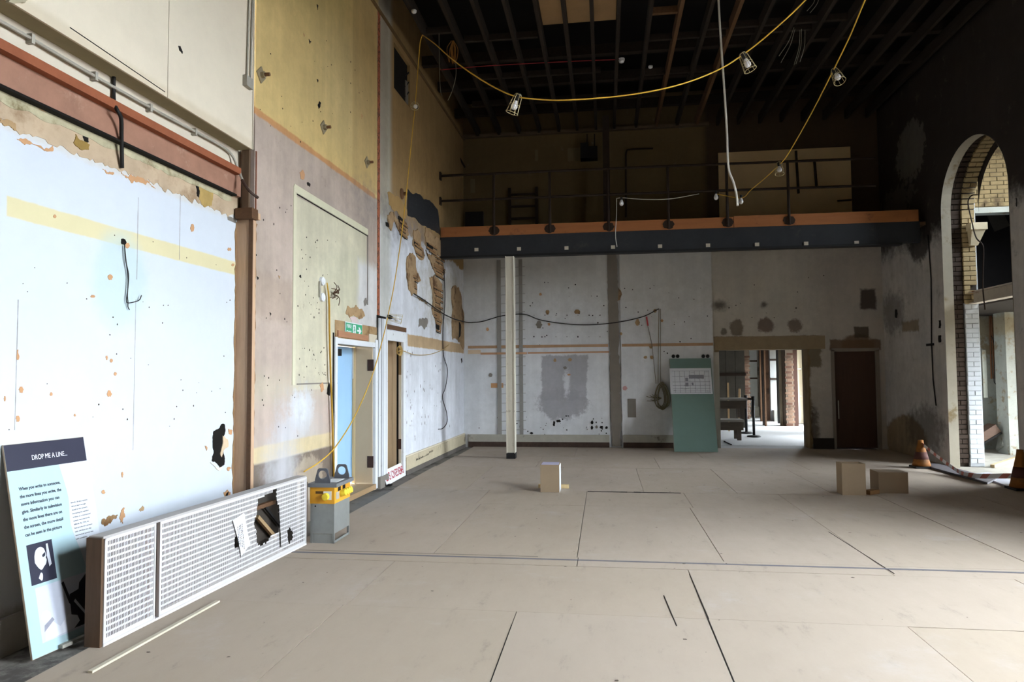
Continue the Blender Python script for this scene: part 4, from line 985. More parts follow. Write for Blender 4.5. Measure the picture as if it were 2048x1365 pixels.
# ------------------------------------------------------------------ room beyond the doorway
m_frf = mat('pale_far_floor', rgb(176, 175, 174), .7, var=.08, scale=2, world=True, dirt=(rgb(150, 146, 140), .58, .2))
ff = struct(bx('floor_far_room', m_frf, None, 0.5, 6.5, 15.65, 27.3, -.25, -.02), 'pale floor of the room beyond the doorway')
bx('threshold_sheet', m_frf, ff, DW0, DW1, 15.2, 15.65, -.25, -.004)
m_frw = mat('grey_far_wall', rgb(120, 116, 108), .95, var=.2, scale=2, world=True, dirt=(rgb(74, 66, 58), .52, .2))
struct(bx('wall_far_room', m_frw, None, 0.5, 6.5, 27, 27.3, -.25, 4))
struct(bx('wall_far_room_left', m_frw, None, .5, .8, 15.65, 27, -.25, 4))
struct(bx('ceiling_far_room', mat('far_ceiling', rgb(70, 62, 54), .95), None, .5, 6.5, 15.65, 27.3, 3.4, 3.6))
m_pier = mat('far_brick', rgb(112, 88, 72), .95, var=.4, scale=8, world=True, bump=.6, dirt=(rgb(70, 54, 44), .52, .14))
m_brt = mat('white_far_panel', rgb(226, 220, 202), .8, var=.06, scale=3, world=True)
def far(x0, x1, ybase, depth=.35):
    a = flo(x0, ybase); b2 = flo(x1, ybase); return a.x, b2.x, a.y
# brick piers of the window side, each with its own courses of brick
fbk = brick_mesh('pier_brick', .215, .068, .05, m_pier); fbd = brick_mesh('pier_brick_dark', .215, .068, .05, mat('far_brick_dark', rgb(84, 58, 46), .95, var=.4, scale=8, world=True))
def brick_pier(label, x0, x1, y, d):
    p = tag(bx('brick_pier', mat('far_mortar', rgb(110, 98, 86), .95), None, x0, x1, y, y+d, -.02, 3.4), label, 'pier', 'brick piers of the far room')
    n = max(1, round((x1-x0)/.225)); l = (x1-x0)/n
    for k in range(28):
        for i in range(n):
            o = put_brick(fbk if rb.random() < .7 else fbd, (x0+l*(i+.5)+(.03 if k % 2 else -.03), y-.008, .03+k*.078), (1, 0, 0), (0, -1, 0), p)
            o.scale = (l/.235, 1, 1)
    return p
x0, x1, y = far(1574, 1589, 852); brick_pier('red brick pier of the far room beside the bright white panel', x0, x1, y, .5)
bx('pier_return', mat('shaded_return', rgb(60, 38, 30), .9), bpy.data.objects['brick_pier'], x1, x1+.13, y+.02, y+.4, -.02, 3.4)  # the pier's dark side, its shade put into a deeper brown
x0, x1, y = far(1488, 1501, 838); brick_pier('red brick pier of the far room behind the stacked benches', x0, x1, y, .5)
x0, x1, y = far(1462, 1470, 836); brick_pier('narrow brown brick pier of the far room near the dark partition', x0, x1, y, .5)
wp = tag(empty('white_panel_wall', (6.0, 22.4, 0)), 'bright white panelled wall seen past the brick pier in the far room', 'wall')
for k in range(4):
    bx('wall_panel', m_brt, wp, 5.62, 6.19, 22.6, 22.7, k*.85, k*.85+.84)
m_grp = mat('grey_far_panel', rgb(158, 160, 160), .8, var=.1, scale=3, world=True)
for lab, xa, xb, yb in (('grey wall panel between the brick pier and a bright gap in the far room', 1547, 1571, 843), ('grey green wall panel of the far room next to the dark posts', 1505, 1520, 834), ('grey wall panel of the far room between two narrow piers', 1471, 1478, 838)):
    x0, x1, y = far(xa, xb, yb)
    p = tag(bx('grey_partition', m_grp, None, x0, x1, y+.3, y+.45, -.02, 3.4), lab, 'panel', 'panels of the far room')
    for z in (1.35, 1.98):
        bx('panel_bracket', m_rail, p, x0, x1, y+.26, y+.31, z, z+.06)
    bx('panel_plinth', mat('grey_plinth', rgb(150, 148, 142), .9, var=.15), p, x0+.05, x1, y+.1, y+.3, -.02, .35)
x0, x1, y = far(1556, 1561, 842)
for lab, xa, xb, yb, mm, hgt in (('thin dark pipe standing before the grey panel of the far room', 1557, 1561, 846, M_BLACKMETAL, 3.4), ('dark timber post of the far room', 1527, 1531, 850, mat('far_dark_post', rgb(42, 34, 30), .9), 3.4), ('brown timber post of the far room beside the dark post', 1534, 1541, 841, m_pier, 3.4), ('slim weathered post of the far room with a cut foot', 1531, 1534, 852, M_DKWOOD, 3.4), ('narrow pale timber stud of the far room beside a brick pier', 1562, 1566, 850, mat('far_pale_stud', rgb(150, 138, 116), .9, var=.2), 3.4), ('brown stud of the far room near the bench stack', 1522, 1526, 842, M_DKWOOD, 3.4), ('dark timber post of the far room behind the plank stack', 1455, 1459, 838, mat('far_dark_post', rgb(42, 34, 30)), 3.4)):
    x0, x1, y = far(xa, xb, yb)
    tag(bx('far_post', mm, None, x0, x1, y, y+.12, -.02, hgt), lab, 'post', 'posts of the far room')
part = tag(empty('dark_partition', (3.7, 20.5, 0)), 'dark boarded partition at the side of the far room', 'partition')
for k in range(4):
    bx('partition_board', mat('dark_partition_board', rgb(78, 74, 68), .9, var=.25, world=True), part, 3.0+k*.27, 3.26+k*.27, 21.0, 21.06, -.02, 3.3)
for z in (1.5, 2.6): bx('partition_rail', m_rail, part, 3.0, 4.1, 20.95, 21.0, z, z+.08)
for lab, xa, ya, xb, yb, D in (('pale plank leaning against the far brick pier', 1476, 806, 1479, 778, 19.6), ('short pale plank standing behind the far benches', 1457, 806, 1456, 766, 19.8)):
    tag(mk('leaning_plank', beam(NBM(), Vector((aty(xa, ya, D).x, D, -.02)), aty(xb, yb, D+.2), .05, .02), mat('pale_plank', rgb(206, 176, 134), .8), None), lab, 'plank')
st_ = tag(empty('sawhorse', aty(1436, 806, 18.6)), 'pale timber trestle on top of the stacked benches', 'trestle')
for xa, xb in ((1431, 1435), (1439, 1435)):
    mk('leg', beam(NBM(), aty(xa, 806, 18.6), aty(xb, 778, 18.6), .04, .03), mat('pale_plank', rgb(206, 176, 134)), st_)
# stack of benches
m_bench = woodmat('weathered_bench', rgb(92, 82, 72), 0, .3)
m_benchl = woodmat('pale_bench_top', rgb(160, 154, 146), 0, .15)
for lab, zs_, ys, xr in (('topmost weathered bench of the stack beyond the doorway', .66, 17.6, 3.42), ('lowest weathered bench of the stack beyond the doorway', .16, 17.3, 3.28)):
    t = thing('bench', lab, 'bench', (2.6, ys, zs_), 'benches stacked beyond the doorway')
    bx('bench_top', m_benchl, t, 1.6, xr, ys-.2, ys+.35, zs_+.26, zs_+.31)
    bx('bench_apron', m_bench, t, 1.6, xr-.02, ys-.19, ys-.15, zs_+.06, zs_+.25)
    for x in (xr-.16, 1.8):
        for yy_ in (ys-.17, ys+.25): bx('leg', m_bench, t, x, x+.09, yy_, yy_+.06, zs_-.18 if zs_ < .3 else zs_-.185, zs_+.26)
# stanchions
for lab, xp, yb in (('black barrier stanchion nearer the doorway', 1508, 873), ('black barrier stanchion behind the first one', 1493, 866)):
    q = flo(xp, yb); t = thing('stanchion', lab, 'stanchion', (q.x, q.y, -.02), 'barrier posts beyond the doorway')
    mk('base', lathe(NBM(), (q.x, q.y, -.02), [(.17, 0), (.17, .02), (.15, .035), (.03, .05)]), M_BLACKMETAL, t)
    mk('post', tube(NBM(), [(q.x, q.y, 0), (q.x, q.y, .93)], .033, 12), M_BLACKMETAL, t, smooth=True)
    mk('belt_head', lathe(NBM(), (q.x, q.y, .9), [(.04, 0), (.045, .01), (.045, .09), (.03, .1)]), M_BLACKMETAL, t)
qa, qb = flo(1508, 873), flo(1493, 866)
tag(mk('barrier_belt', beam(NBM(), (qa.x, qa.y, .93), (qb.x-1.3, qb.y, .93), .006, .05), M_BLACKMETAL), 'black barrier belt strung to the left of the stanchions'.replace('to the left of', 'between'), 'belt')
tag(mk('floor_stick', beam(NBM(), flo(1448, 883, -.01), flo(1463, 890, -.01), .02, .02), M_DARK), 'dark stick lying on the pale floor beyond the doorway', 'stick')
# window side of the far room
struct(mk('wall_far_room_right', slab(Frame((6.2, 0, 0), (0, 1, 0), (-1, 0, 0)), 15.65, 27.3, -.25, 4, -.3, 0, [(17.4, 18.4, .1, 1.9), (20.6, 22.3, .1, 2.3), (23.1, 24.3, .1, 2.2)]), m_brt))

# ------------------------------------------------------------------ corridor behind the arch
m_cor = wallmat('peeling_corridor_wall', rgb(160, 160, 150), 0, [('e', 7.9, 9.4, 1.6, 2.7, rgb(140, 118, 84), .1, .7, .8), ('e', 8.2, 9.6, .2, 1.9, rgb(150, 132, 98), .1, .9, .7), ('r', 6, 12, 2.3, 2.7, rgb(150, 134, 104), .1, .2, .8)], .15, [(rgb(120, 98, 66), .55, .62, 4, .7), (rgb(96, 86, 70), .64, .70, 9, .7)])
CY = 15.6
struct(bx('floor_corridor', mat('rubble_floor', rgb(164, 158, 146), .95, var=.3, scale=5, world=True, bump=.6), None, 5.75, 10, 8.5, CY+.3, -.25, -.03), 'dusty floor of the corridor behind the arch')
sx0, sx1 = aty(1964, 700, CY).x, aty(1972, 700, CY).x
cw = struct(mk('wall_corridor_end', slab(Frame((0, CY, 0), (1, 0, 0), (0, -1, 0)), 6.2, 10.2, -.25, 3.0, -.3, 0, [(sx0, sx1, aty(1968, 796, CY).z, aty(1966, 700, CY).z)]), m_cor))
struct(mk('wall_corridor_side', slab(Frame((9.2, 0, 0), (0, 1, 0), (-1, 0, 0)), 8.5, CY+.3, -.25, 3.0, -.3, 0, [(9.6, 13.2, .4, 2.4)]), m_cor))
struct(bx('wall_corridor_near', m_cor, None, 6.5, 9.5, 8.2, 8.5, -.25, 6.5))
struct(bx('ceiling_corridor', mat('dark_ceiling', rgb(52, 46, 40), .95), None, 6.5, 9.5, 8.5, CY+.3, 2.74, 2.85))
m_void = mat('unlit_upper_void', rgb(34, 31, 30), .95, var=.2, world=True)  # near-black wall colour carries the darkness of the upper room
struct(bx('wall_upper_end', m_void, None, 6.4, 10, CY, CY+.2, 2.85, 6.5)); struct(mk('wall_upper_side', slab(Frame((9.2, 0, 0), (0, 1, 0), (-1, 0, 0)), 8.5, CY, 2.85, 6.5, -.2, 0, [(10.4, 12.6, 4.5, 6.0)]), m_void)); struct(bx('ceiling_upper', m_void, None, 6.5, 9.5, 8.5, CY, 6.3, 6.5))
struct(bx('wall_corridor_return', m_brw, None, 6.351, 6.38, 12.78, CY, -.25, 6.3))
tp = struct(empty('beam_2', (6.42, 11.7, 2.74))); tp['label'] = 'rusty white steel beam spanning the arch'
m_wb = mat('rusty_white_steel', rgb(206, 196, 182), .7, .1, var=.12, scale=8, world=True, dirt=(rgb(130, 84, 56), .58, .12))
bx('beam_web', m_wb, tp, 6.26, 6.28, 10.62, 12.69, 2.76, 2.93); bx('beam_flange', m_wb, tp, 6.18, 6.34, 10.62, 12.69, 2.74, 2.76); bx('beam_flange', m_wb, tp, 6.18, 6.34, 10.62, 12.69, 2.93, 2.95)
gable = struct(empty('wall_upper_tympanum', (7.0, 13.2, 4.7)))
gable['label'] = 'buff brick infill wall high up behind the arch'
bx('infill_brickwork', mat('infill_mortar', rgb(96, 84, 62), .95, var=.2, world=True), gable, 6.39, 9.2, 13.4, 13.6, 4.55, 6.3)
ik = brick_mesh('infill_brick', .215, .068, .05, mat('sooty_buff_brick', rgb(140, 120, 84), .95, var=.3, scale=6, world=True, dirt=(rgb(84, 68, 46), .5, .16)))
for k in range(18):
    for i in range(8):
        put_brick(ik, (6.51+i*.225+(.11 if k % 2 else 0), 13.392+rb.uniform(-.005, .005), 4.60+k*.078), (1, 0, 0), (0, -1, 0), gable)
bx('infill_lintel', m_cor, gable, 6.39, 9.2, 13.38, 13.62, 4.45, 4.55)
sh = aty(1995, 425, 13.8)
tag(mk('pinned_sheet', beam(NBM(), aty(1978, 440, 15.59), aty(2008, 428, 15.59), .01, .55), mat('grey_sheet', rgb(84, 78, 70), .9, var=.2), None), 'dim grey sheet hanging in the dark opening above the steel beam', 'sheet')
pier2 = struct(bx('wall_corridor_pier', m_cor, None, aty(2016, 800, 14.6).x, aty(2016, 800, 14.6).x+.8, 14.6, 15.0, -.05, 2.75))
for lab, pts in (('rusty pipe drop on the peeling corridor wall nearest the bright slit', ((1979, 628), (1981, 700), (1983, 758))), ('second rusty pipe drop on the peeling corridor wall', ((1982, 628), (1986, 700), (1988, 758)))):
    t = tag(mk('corridor_pipe', tube(NBM(), [aty(x, y, CY-.05) for x, y in pts], .014, 6), mat('rust_brown', rgb(128, 84, 56), .8), None), lab, 'pipe', 'corridor pipes')
for lab, pts in (('loose dark cable below the corridor pipes', ((1982, 672), (1986, 680), (1990, 700), (1988, 758), (1991, 768), (1994, 771))), ):
    tag(mk('corridor_cable', tube(NBM(), spline([aty(x, y, CY-.08) for x, y in pts], 5), .008, 5), M_BCABLE, None), lab, 'cable')
ac = tag(mk('arch_cable', tube(NBM(), spline([atx(x, y, 6.12) for x, y in ((1955, 390), (1944, 391), (1937, 400), (1937, 413), (1944, 445), (1952, 475), (1964, 488), (1967, 500), (1966, 540), (1966, 580), (1970, 620))], 6), .011, 6), m_rail, None), 'brown conduit looping down across the arch opening', 'cable')
qd = flo(1985, 898)-Vector((.3, .1, 0))
dbx = tag(empty('broken_cabinet', (qd.x-.25, qd.y-.3, 0)), 'tipped brown wooden cabinet lying by the corridor wall', 'cabinet')
mk('cabinet_body', beam(NBM(), (qd.x-.40, qd.y-.4, .12), (qd.x+.10, qd.y-.4, .46), .3, .2), woodmat('cabinet_brown', rgb(84, 62, 48), 0, .2), dbx)
mk('cabinet_edge', beam(NBM(), (qd.x-.36, qd.y-.56, .06), (qd.x+.14, qd.y-.56, .38), .02, .04), M_DARK, dbx)
tag(mk('leaning_slab', beam(NBM(), aty(1999, 897, 14.9), aty(2014, 820, 15.3), .25, .04, (1, 0, 0)), m_cor, None), 'grey slab leaning on the corridor pier', 'slab')
tag(mk('floor_timber', beam(NBM(), flo(1985, 933), flo(2036, 916), .06, .05), mat('buff_timber', rgb(170, 150, 116), .9), None), 'buff timber lying across the corridor floor behind the arch', 'timber')

# ------------------------------------------------------------------ standing and leaning things in the hall
# information board leaning in the recess
bl, br = flo(65, 1322, .0), flo(223, 1253, .0)
tl = LW.hit(6, 890, REC+.045)
H0 = (tl-bl); Hh = H0.length
Xd = (br-bl).normalized(); up0 = LW.p(LW.uv(6, 890, REC+.02)[0], tl.z, REC+.02)-bl
tr_ = LW.hit(172, 875, REC+.045)
Yd = ((tl-bl)+(tr_-br)).normalized(); Yd = (Yd-Xd*Yd.dot(Xd)).normalized(); Nd = Xd.cross(Yd).normalized()
PW = (br-bl).length; PH = ((tl-bl).length+(tr_-br).length)/2
post = thing('information_board', 'tall printed display board titled DROP ME A LINE leaning in the white recess', 'display board', bl)
def pq(a, b_, n=0.0): return bl+Xd*(a*PW)+Yd*(b_*PH)+Nd*n
def plate(name, m, pts, n0, n1, parent=post):
    bm = NBM(); tri = tessellate_polygon([[Vector((p[0]*PW, p[1]*PH, 0)) for p in pts]])
    a = [bm.verts.new(pq(p[0], p[1], n1)) for p in pts]; b2 = [bm.verts.new(pq(p[0], p[1], n0)) for p in pts]
    for t in tri: bm.faces.new([a[i] for i in t])
    for i in range(len(pts)): j = (i+1) % len(pts); bm.faces.new((a[i], a[j], b2[j], b2[i]))
    bmesh.ops.recalc_face_normals(bm, faces=bm.faces)
    return mk(name, bm, m, parent)
def R(a0, a1, b0, b1): return [(a0, b0), (a1, b0), (a1, b1), (a0, b1)]
def sm(pts, n=5):
    q = spline([Vector((p[0], p[1], 0)) for p in list(pts)+[pts[0]]], n)[:-1]
    return [(v.x, v.y) for v in q]
m_pb = mat('pale_blue_print', rgb(176, 204, 212), .5, var=.02, bump=0); m_pw = mat('white_print', rgb(206, 211, 218), .5, var=.01, bump=0)
m_navy = mat('navy_print', rgb(44, 44, 62), .5, var=.08, bump=0); m_pedge = mat('board_edge', rgb(188, 176, 156), .9)
plate('board_core', m_pedge, R(0, 1, 0, 1), -.012, 0)
face = plate('printed_face', m_pb, R(0.003, .997, 0.002, .998), 0, .001)
plate('title_band', m_navy, R(0.003, .997, .872, .998), .001, .0015, face)
plate('white_panel', m_pw, sm([(.62, .872), (.997, .872), (.997, .33), (.80, .33), (.74, .42), (.66, .56), (.68, .70)], 4), .001, .0014, face)
M_INK = mat('dark_ink', rgb(48, 52, 64), .6, bump=0, var=.02); M_WINK = mat('white_ink', rgb(236, 236, 240), .6, bump=0, var=.01)
text('title_text', 'DROP ME A LINE...', M_WINK, face, pq(.30, .912, .0022), Xd, Yd, .030, .44*PW)
for k, line in enumerate(('When you write to someone,', 'the more lines you write, the', 'more information you can', 'give. Similarly in television', 'the more lines there are on', 'the screen, the more detail', 'can be seen in the picture')):
    text('body_text', line, M_INK, face, pq(.105, .775-k*.0365, .0022), Xd, Yd, .0185, bold=.0007, width=1e-9+1.0*(.50, .50, .46, .48, .47, .47, .44)[k]*PW)
for k, line in enumerate(("Baird's 30-line system", 'did not have enough', 'detail in the picture.', 'Increasing the number', 'of lines in a mechanical', 'system was extremely', 'difficult. By 1936, he', 'had produced a picture', 'with 240 lines but the', 'mechanical system was', 'still unreliable.')):
    text('small_text', line, M_INK, face, pq(.70, .665-k*.0185, .0022), Xd, Yd, .0085, (.22, .19, .21, .22, .235, .22, .20, .24, .22, .24, .15)[k]*PW)
# profile photograph: generic pale head on black
pic = plate('portrait_print', m_navy, R(.10, .40, .325, .515), .001, .0016, face)
m_wp = mat('pale_photo_tone', rgb(224, 226, 236), .5, var=.03, bump=0); m_gp = mat('mid_photo_tone', rgb(150, 150, 164), .5, var=.15, scale=20, bump=0)
plate('portrait_shape', m_wp, sm([(.17, .425), (.175, .455), (.20, .482), (.25, .492), (.29, .482), (.305, .462), (.312, .445), (.302, .437), (.308, .425), (.295, .408), (.27, .398), (.235, .385), (.20, .400)], 4), .0016, .0019, pic)
plate('portrait_shape', m_wp, sm([(.19, .35), (.22, .372), (.24, .365), (.235, .345), (.22, .335)], 4), .0016, .0019, pic)
plate('portrait_shape', m_wp, [(.325, .50), (.345, .50), (.36, .40), (.33, .39), (.318, .44)], .0016, .0019, pic)
plate('portrait_shape', m_navy, sm([(.262, .452), (.30, .462), (.296, .446), (.268, .442)], 3), .0019, .0021, pic)
# lower photograph: workshop figure, plain shapes
pic = plate('workshop_print', mat('photo_sky', rgb(204, 208, 222), .5, var=.05, bump=0), R(.13, .98, .055, .31), .001, .0016, face)
m_dk2 = mat('photo_dark', rgb(52, 50, 60), .5, var=.35, scale=14, bump=0)
plate('photo_shape', m_dk2, [(.50, .065), (.98, .065), (.98, .31), (.78, .31), (.66, .27), (.64, .24), (.52, .23)], .0016, .0018, pic)
plate('photo_shape', m_gp, sm([(.72, .09), (.74, .16), (.84, .175), (.95, .16), (.97, .10), (.86, .075)], 4), .0018, .0020, pic)
plate('photo_shape', m_gp, sm([(.76, .19), (.77, .235), (.83, .25), (.89, .235), (.90, .195), (.83, .175)], 4), .0018, .0020, pic)
plate('photo_shape', m_wp, sm([(.15, .165), (.17, .19), (.22, .195), (.26, .18), (.26, .15), (.20, .14)], 4), .0018, .0020, pic)
plate('photo_shape', m_wp, [(.17, .06), (.19, .13), (.27, .14), (.36, .10), (.47, .14), (.58, .12), (.60, .09), (.52, .065)], .0018, .0020, pic)
plate('photo_shape', m_gp, [(.17, .10), (.18, .13), (.28, .155), (.30, .14)], .0020, .0022, pic)
plate('photo_shape', m_dk2, [(.44, .295), (.47, .30), (.53, .20), (.66, .12), (.64, .11), (.50, .19)], .0020, .0022, pic)
plate('photo_shape', m_wp, [(.56, .19), (.58, .20), (.70, .115), (.68, .108)], .0022, .0024, pic)
mk('foot_bracket', beam(NBM(), pq(.30, .0, .016)+Vector((0, 0, .012)), pq(.9, .0, .016)+Vector((0, 0, .012)), .03, .02), M_GALV, post)

# slotted radiator casings
M_SLOT = mat('white_slotted_sheet', rgb(206, 203, 203), .5, var=.03, scale=5, dirt=(rgb(170, 150, 140), .66, .1), dscale=6)
c0 = flo(205, 1295); c1 = flo(612, 1090)
CD = Vector((c1.x-c0.x, c1.y-c0.y, 0)); CL = CD.length; CD.normalize()
CN = Vector((CD.y, -CD.x, 0))
CS = Frame((c0.x, c0.y, 0), CD, CN)
hT = CS.uv(400, 1020)[1]
j0, j1 = CS.uv(310, 1150)[0], CS.uv(318, 1150)[0]
hole_px = [(538, 988), (553, 978), (557, 1014), (556, 1066), (540, 1075), (532, 1087), (522, 1094), (514, 1088), (512, 1060), (508, 1045), (514, 1030), (516, 1000)]
hole2 = [(575, 1062), (580, 1056), (585, 1064), (585, 1082), (577, 1087)]
hole3 = [(470, 1075), (475, 1070), (477, 1096), (471, 1099)]
H2 = [rough_outline([CS.uv(x, y) for x, y in h], .10, 2, 40+i) for i, h in enumerate((hole_px, hole2, hole3))]
def inside(p, poly):
    c = False; n = len(poly)
    for i in range(n):
        a, b2 = poly[i], poly[i-1]
        if (a[1] > p[1]) != (b2[1] > p[1]) and p[0] < (b2[0]-a[0])*(p[1]-a[1])/(b2[1]-a[1])+a[0]: c = not c
    return c
def slotted(u0, u1, v0, v1, rowsn, pitch, slotw, blank_from=None):
    """perforated sheet: rows of upright slots left open in the mesh"""
    bm = NBM(); us = []; u = u0+.02
    while u+pitch < u1-.015: us.append(u); u += pitch
    vh = (v1-v0-.04)/rowsn
    def q(a, b2, c, d):
        if any(inside(((a+b2)/2, (c+d)/2), h) for h in H2): return
        bm.faces.new([bm.verts.new(CS.p(*p)) for p in ((a, c, 0), (b2, c, 0), (b2, d, 0), (a, d, 0))])
    def strip(c, d):
        q(u0, us[0], c, d)
        for a in us: q(a, a+pitch, c, d)
        q(us[-1]+pitch, u1, c, d)
    strip(v0, v0+.02)
    for r in range(rowsn):
        z0 = v0+.02+r*vh; z1 = z0+vh
        strip(z0, z0+vh*.36)
        a0, a1 = z0+vh*.36, z1
        q(u0, us[0], a0, a1)
        for a in us:
            if blank_from and a > blank_from and r % 1 == 0:
                q(a, a+pitch, a0, a0+vh*.2); q(a, a+pitch-slotw*.5, a0+vh*.2, a1); continue
            q(a, a+pitch-slotw, a0, a1)
        q(us[-1]+pitch, u1, a0, a1)
    strip(v1-.02, v1)
    return bm
cas = thing('radiator_casing', 'long low white slotted radiator casing with a torn hole, standing before the recess', 'radiator casing', (c0.x, c0.y, 0))
mk('slotted_panel', slotted(0.0, j0, .012, hT, 16, .0125, .0062), M_SLOT, cas, label='short slotted panel')
mk('slotted_panel', slotted(j1, CL, .012, hT, 16, .0125, .0062, None), M_SLOT, cas, label='long slotted panel with a torn hole')
def rimbox(a, b2, c, d): return fbox(NBM(), CS, a, b2, c, d, -.02, .004)
for a_, b_ in ((0, j0), (j1, CL)):
    for q in ((a_, a_+.012, .005, hT), (b_-.012, b_, .005, hT), (a_, b_, .005, .018), (a_, b_, hT-.012, hT)):
        mk('panel_rim', rimbox(*q), M_SLOT, cas)
fb('end_board', woodmat('rough_end_wood', rgb(96, 74, 56), 2, .3), cas, CS, -.018, 0.0, 0, hT+.005, -.11, -.004)
fb('top_board', mat('white_ledge', rgb(180, 176, 174), .7, var=.08), cas, CS, -.01, CL, hT, hT+.014, -.10, 0.0)
fb('joint_post', M_DKWOOD, cas, CS, j0-.01, j1+.01, 0, hT, -.07, -.03)
fb('end_post', mat('dark_end_post', rgb(60, 44, 38), .9), cas, CS, CL-.005, CL+.03, .02, hT-.05, -.06, -.004)
fb('bottom_rail', M_WHITEPAINT, cas, CS, 0, CL, 0, .012, -.03, .006)
mk('dark_back_sheet', fbox(NBM(), CS, 0.0, CL, .02, hT-.02, -.10, -.095), mat('casing_inner_shade', rgb(62, 56, 50), .95, var=.35, scale=6), cas)  # dark sheet added for the shade seen through slots and torn hole
fb('inner_strut', M_DKWOOD, cas, CS, CS.uv(512, 1030)[0], CS.uv(556, 1030)[0]+.05, CS.uv(530, 1020)[1], CS.uv(530, 1012)[1], -.09, -.05)
mk('inner_strut', beam(NBM(), CS.p(CS.uv(514, 1038, -.05)[0], CS.uv(514, 1034, -.05)[1], -.05), CS.p(CS.uv(552, 1078, -.05)[0], CS.uv(552, 1078, -.05)[1], -.05), .03, .03), woodmat('pale_strut', rgb(156, 130, 96), 1, .2), cas)
mk('inner_strut', beam(NBM(), CS.p(CS.uv(530, 1015, -.06)[0], CS.uv(530, 1015, -.06)[1], -.06), CS.p(CS.uv(560, 1052, -.06)[0], CS.uv(560, 1052, -.06)[1], -.06), .02, .02), M_BLACKMETAL, cas)
# torn bent strip of sheet beside the hole
mk('torn_strip', beam(NBM(), CS.p(CS.uv(556, 1014)[0], CS.uv(556, 1010)[1], .006), CS.p(CS.uv(560, 1095)[0], CS.uv(560, 1095)[1], .008), .002, .012, (0, 1, 0)), M_DARK, cas)
# printed notice taped to the casing
nq = [(466, 1042), (489, 1026), (495, 1066), (501, 1088), (483, 1113), (476, 1078)]
ntc = tag(mk('paper_notice', patch_bm(NBM(), CS, [CS.uv(x, y, .012) for x, y in nq], .010, .012), M_WHITE), 'curled white paper notice stuck on the slotted casing beside the torn hole', 'notice')
na, nb_ = CS.p(*CS.uv(480, 1038, .0125), .0128), CS.p(*CS.uv(486, 1104, .0125), .0128)
nd = (nb_-na).normalized(); ns = CN.cross(nd)
bm = NBM()
rq = random.Random(9)
for k in range(4):
    s0 = na+(-ns)*(k*.020-.02)
    t = .05
    while t < .26-.02*k:
        l = rq.uniform(.008, .02); beam(bm, s0+nd*t, s0+nd*(t+l), .0006, .007, tuple(ns)); t += l+.005
mk('notice_print', bm, M_INK, ntc, kind='stuff')

# site transformer
t0 = flo(620, 1087); t1 = flo(668, 1088)
TX0, TX1, TY0, TY1 = t0.x, t1.x, t1.y, t1.y+.40
M_GSTEEL = mat('galvanised_steel', rgb(158, 162, 160), .45, .5, var=.12, scale=12, dirt=(rgb(200, 200, 196), .68, .06), dscale=18)
M_TYEL = mat('yellow_enamel', rgb(230, 166, 48), .5, var=.08, scale=8, dirt=(rgb(120, 84, 40), .64, .1), dscale=12)
zY = aty(645, 975, TY0).z; zM = aty(645, 1008, TY0).z
tr = thing('site_transformer', 'grey and yellow site transformer with round handles beside the radiator casing', 'transformer', ((TX0+TX1)/2, (TY0+TY1)/2, 0))
bx('steel_body', M_GSTEEL, tr, TX0, TX1, TY0, TY1, .09, zM)
for (xa, ya) in ((TX0, TY0), (TX1-.02, TY0), (TX0, TY1-.02), (TX1-.02, TY1-.02)):
    bx('leg', M_GSTEEL, tr, xa, xa+.02, ya, ya+.02, 0, .09)
bx('skid_rail', M_GSTEEL, tr, TX0, TX1, TY0+.005, TY0+.012, .0, .085)
bx('skid_rail', M_GSTEEL, tr, TX1-.012, TX1-.004, TY0, TY1, 0, .02)
ybx = bx('yellow_housing', M_TYEL, tr, TX0-.004, TX1+.004, TY0-.004, TY1+.004, zM, zY+.005)
lid = bx('lid', mat('grey_lid', rgb(120, 122, 126), .6, .2, var=.15), tr, TX0-.02, TX1+.03, TY0-.02, TY1+.03, zY, zY+.035)
def handle(yc, xm):
    bm = NBM(); w, h, th, R_ = .085, .14, .012, .042; n = 24; outer = [(-w, 0), (w, 0), (w*.55, h), (-w*.55, h)]
    O = []
    for k in range(n):
        a = 2*math.pi*k/n; d = Vector((math.cos(a), math.sin(a))); c = Vector((0, h*.55)); best = 9
        for i in range(4):
            p, q = Vector(outer[i]), Vector(outer[(i+1) % 4]); e = q-p; den = d.x*e.y-d.y*e.x
            if abs(den) < 1e-9: continue
            t = ((p.x-c.x)*e.y-(p.y-c.y)*e.x)/den; s = ((p.x-c.x)*d.y-(p.y-c.y)*d.x)/den
            if t > 0 and -.001 <= s <= 1.001: best = min(best, t)
        O.append((c+d*best, c+d*R_))
    V = [[bm.verts.new((xm+p.x, yc+s*th/2, zY+.035+p.y)) for p in (o, i)] for s in (-1, 1) for (o, i) in O]
    for k in range(n):
        j = (k+1) % n
        bm.faces.new((V[k][0], V[j][0], V[j][1], V[k][1])); bm.faces.new((V[n+k][0], V[n+k][1], V[n+j][1], V[n+j][0]))
        bm.faces.new((V[k][0], V[n+k][0], V[n+j][0], V[j][0])); bm.faces.new((V[k][1], V[j][1], V[n+j][1], V[n+k][1]))
    return bm
m_hd = mat('grey_handle', rgb(96, 98, 104), .6, .2, var=.15)
mk('lifting_handle', handle(TY0+.03, (TX0+TX1)/2-.01), m_hd, tr); mk('lifting_handle', handle(TY1-.06, (TX0+TX1)/2+.06), m_hd, tr)
for k in range(2):
    bx('vent_slot', M_DARK, ybx, TX1+.003, TX1+.006, TY0+.08+k*.12, TY0+.15+k*.12, zY-.05, zY-.012)
M_SOCK = mat('yellow_socket', rgb(236, 206, 62), .5, var=.05)
zc_ = (zM+zY)/2-.005
bx('rating_plate', M_WHITE, ybx, TX1-.105, TX1-.025, TY0-.008, TY0-.004, zc_-.035, zc_+.045)
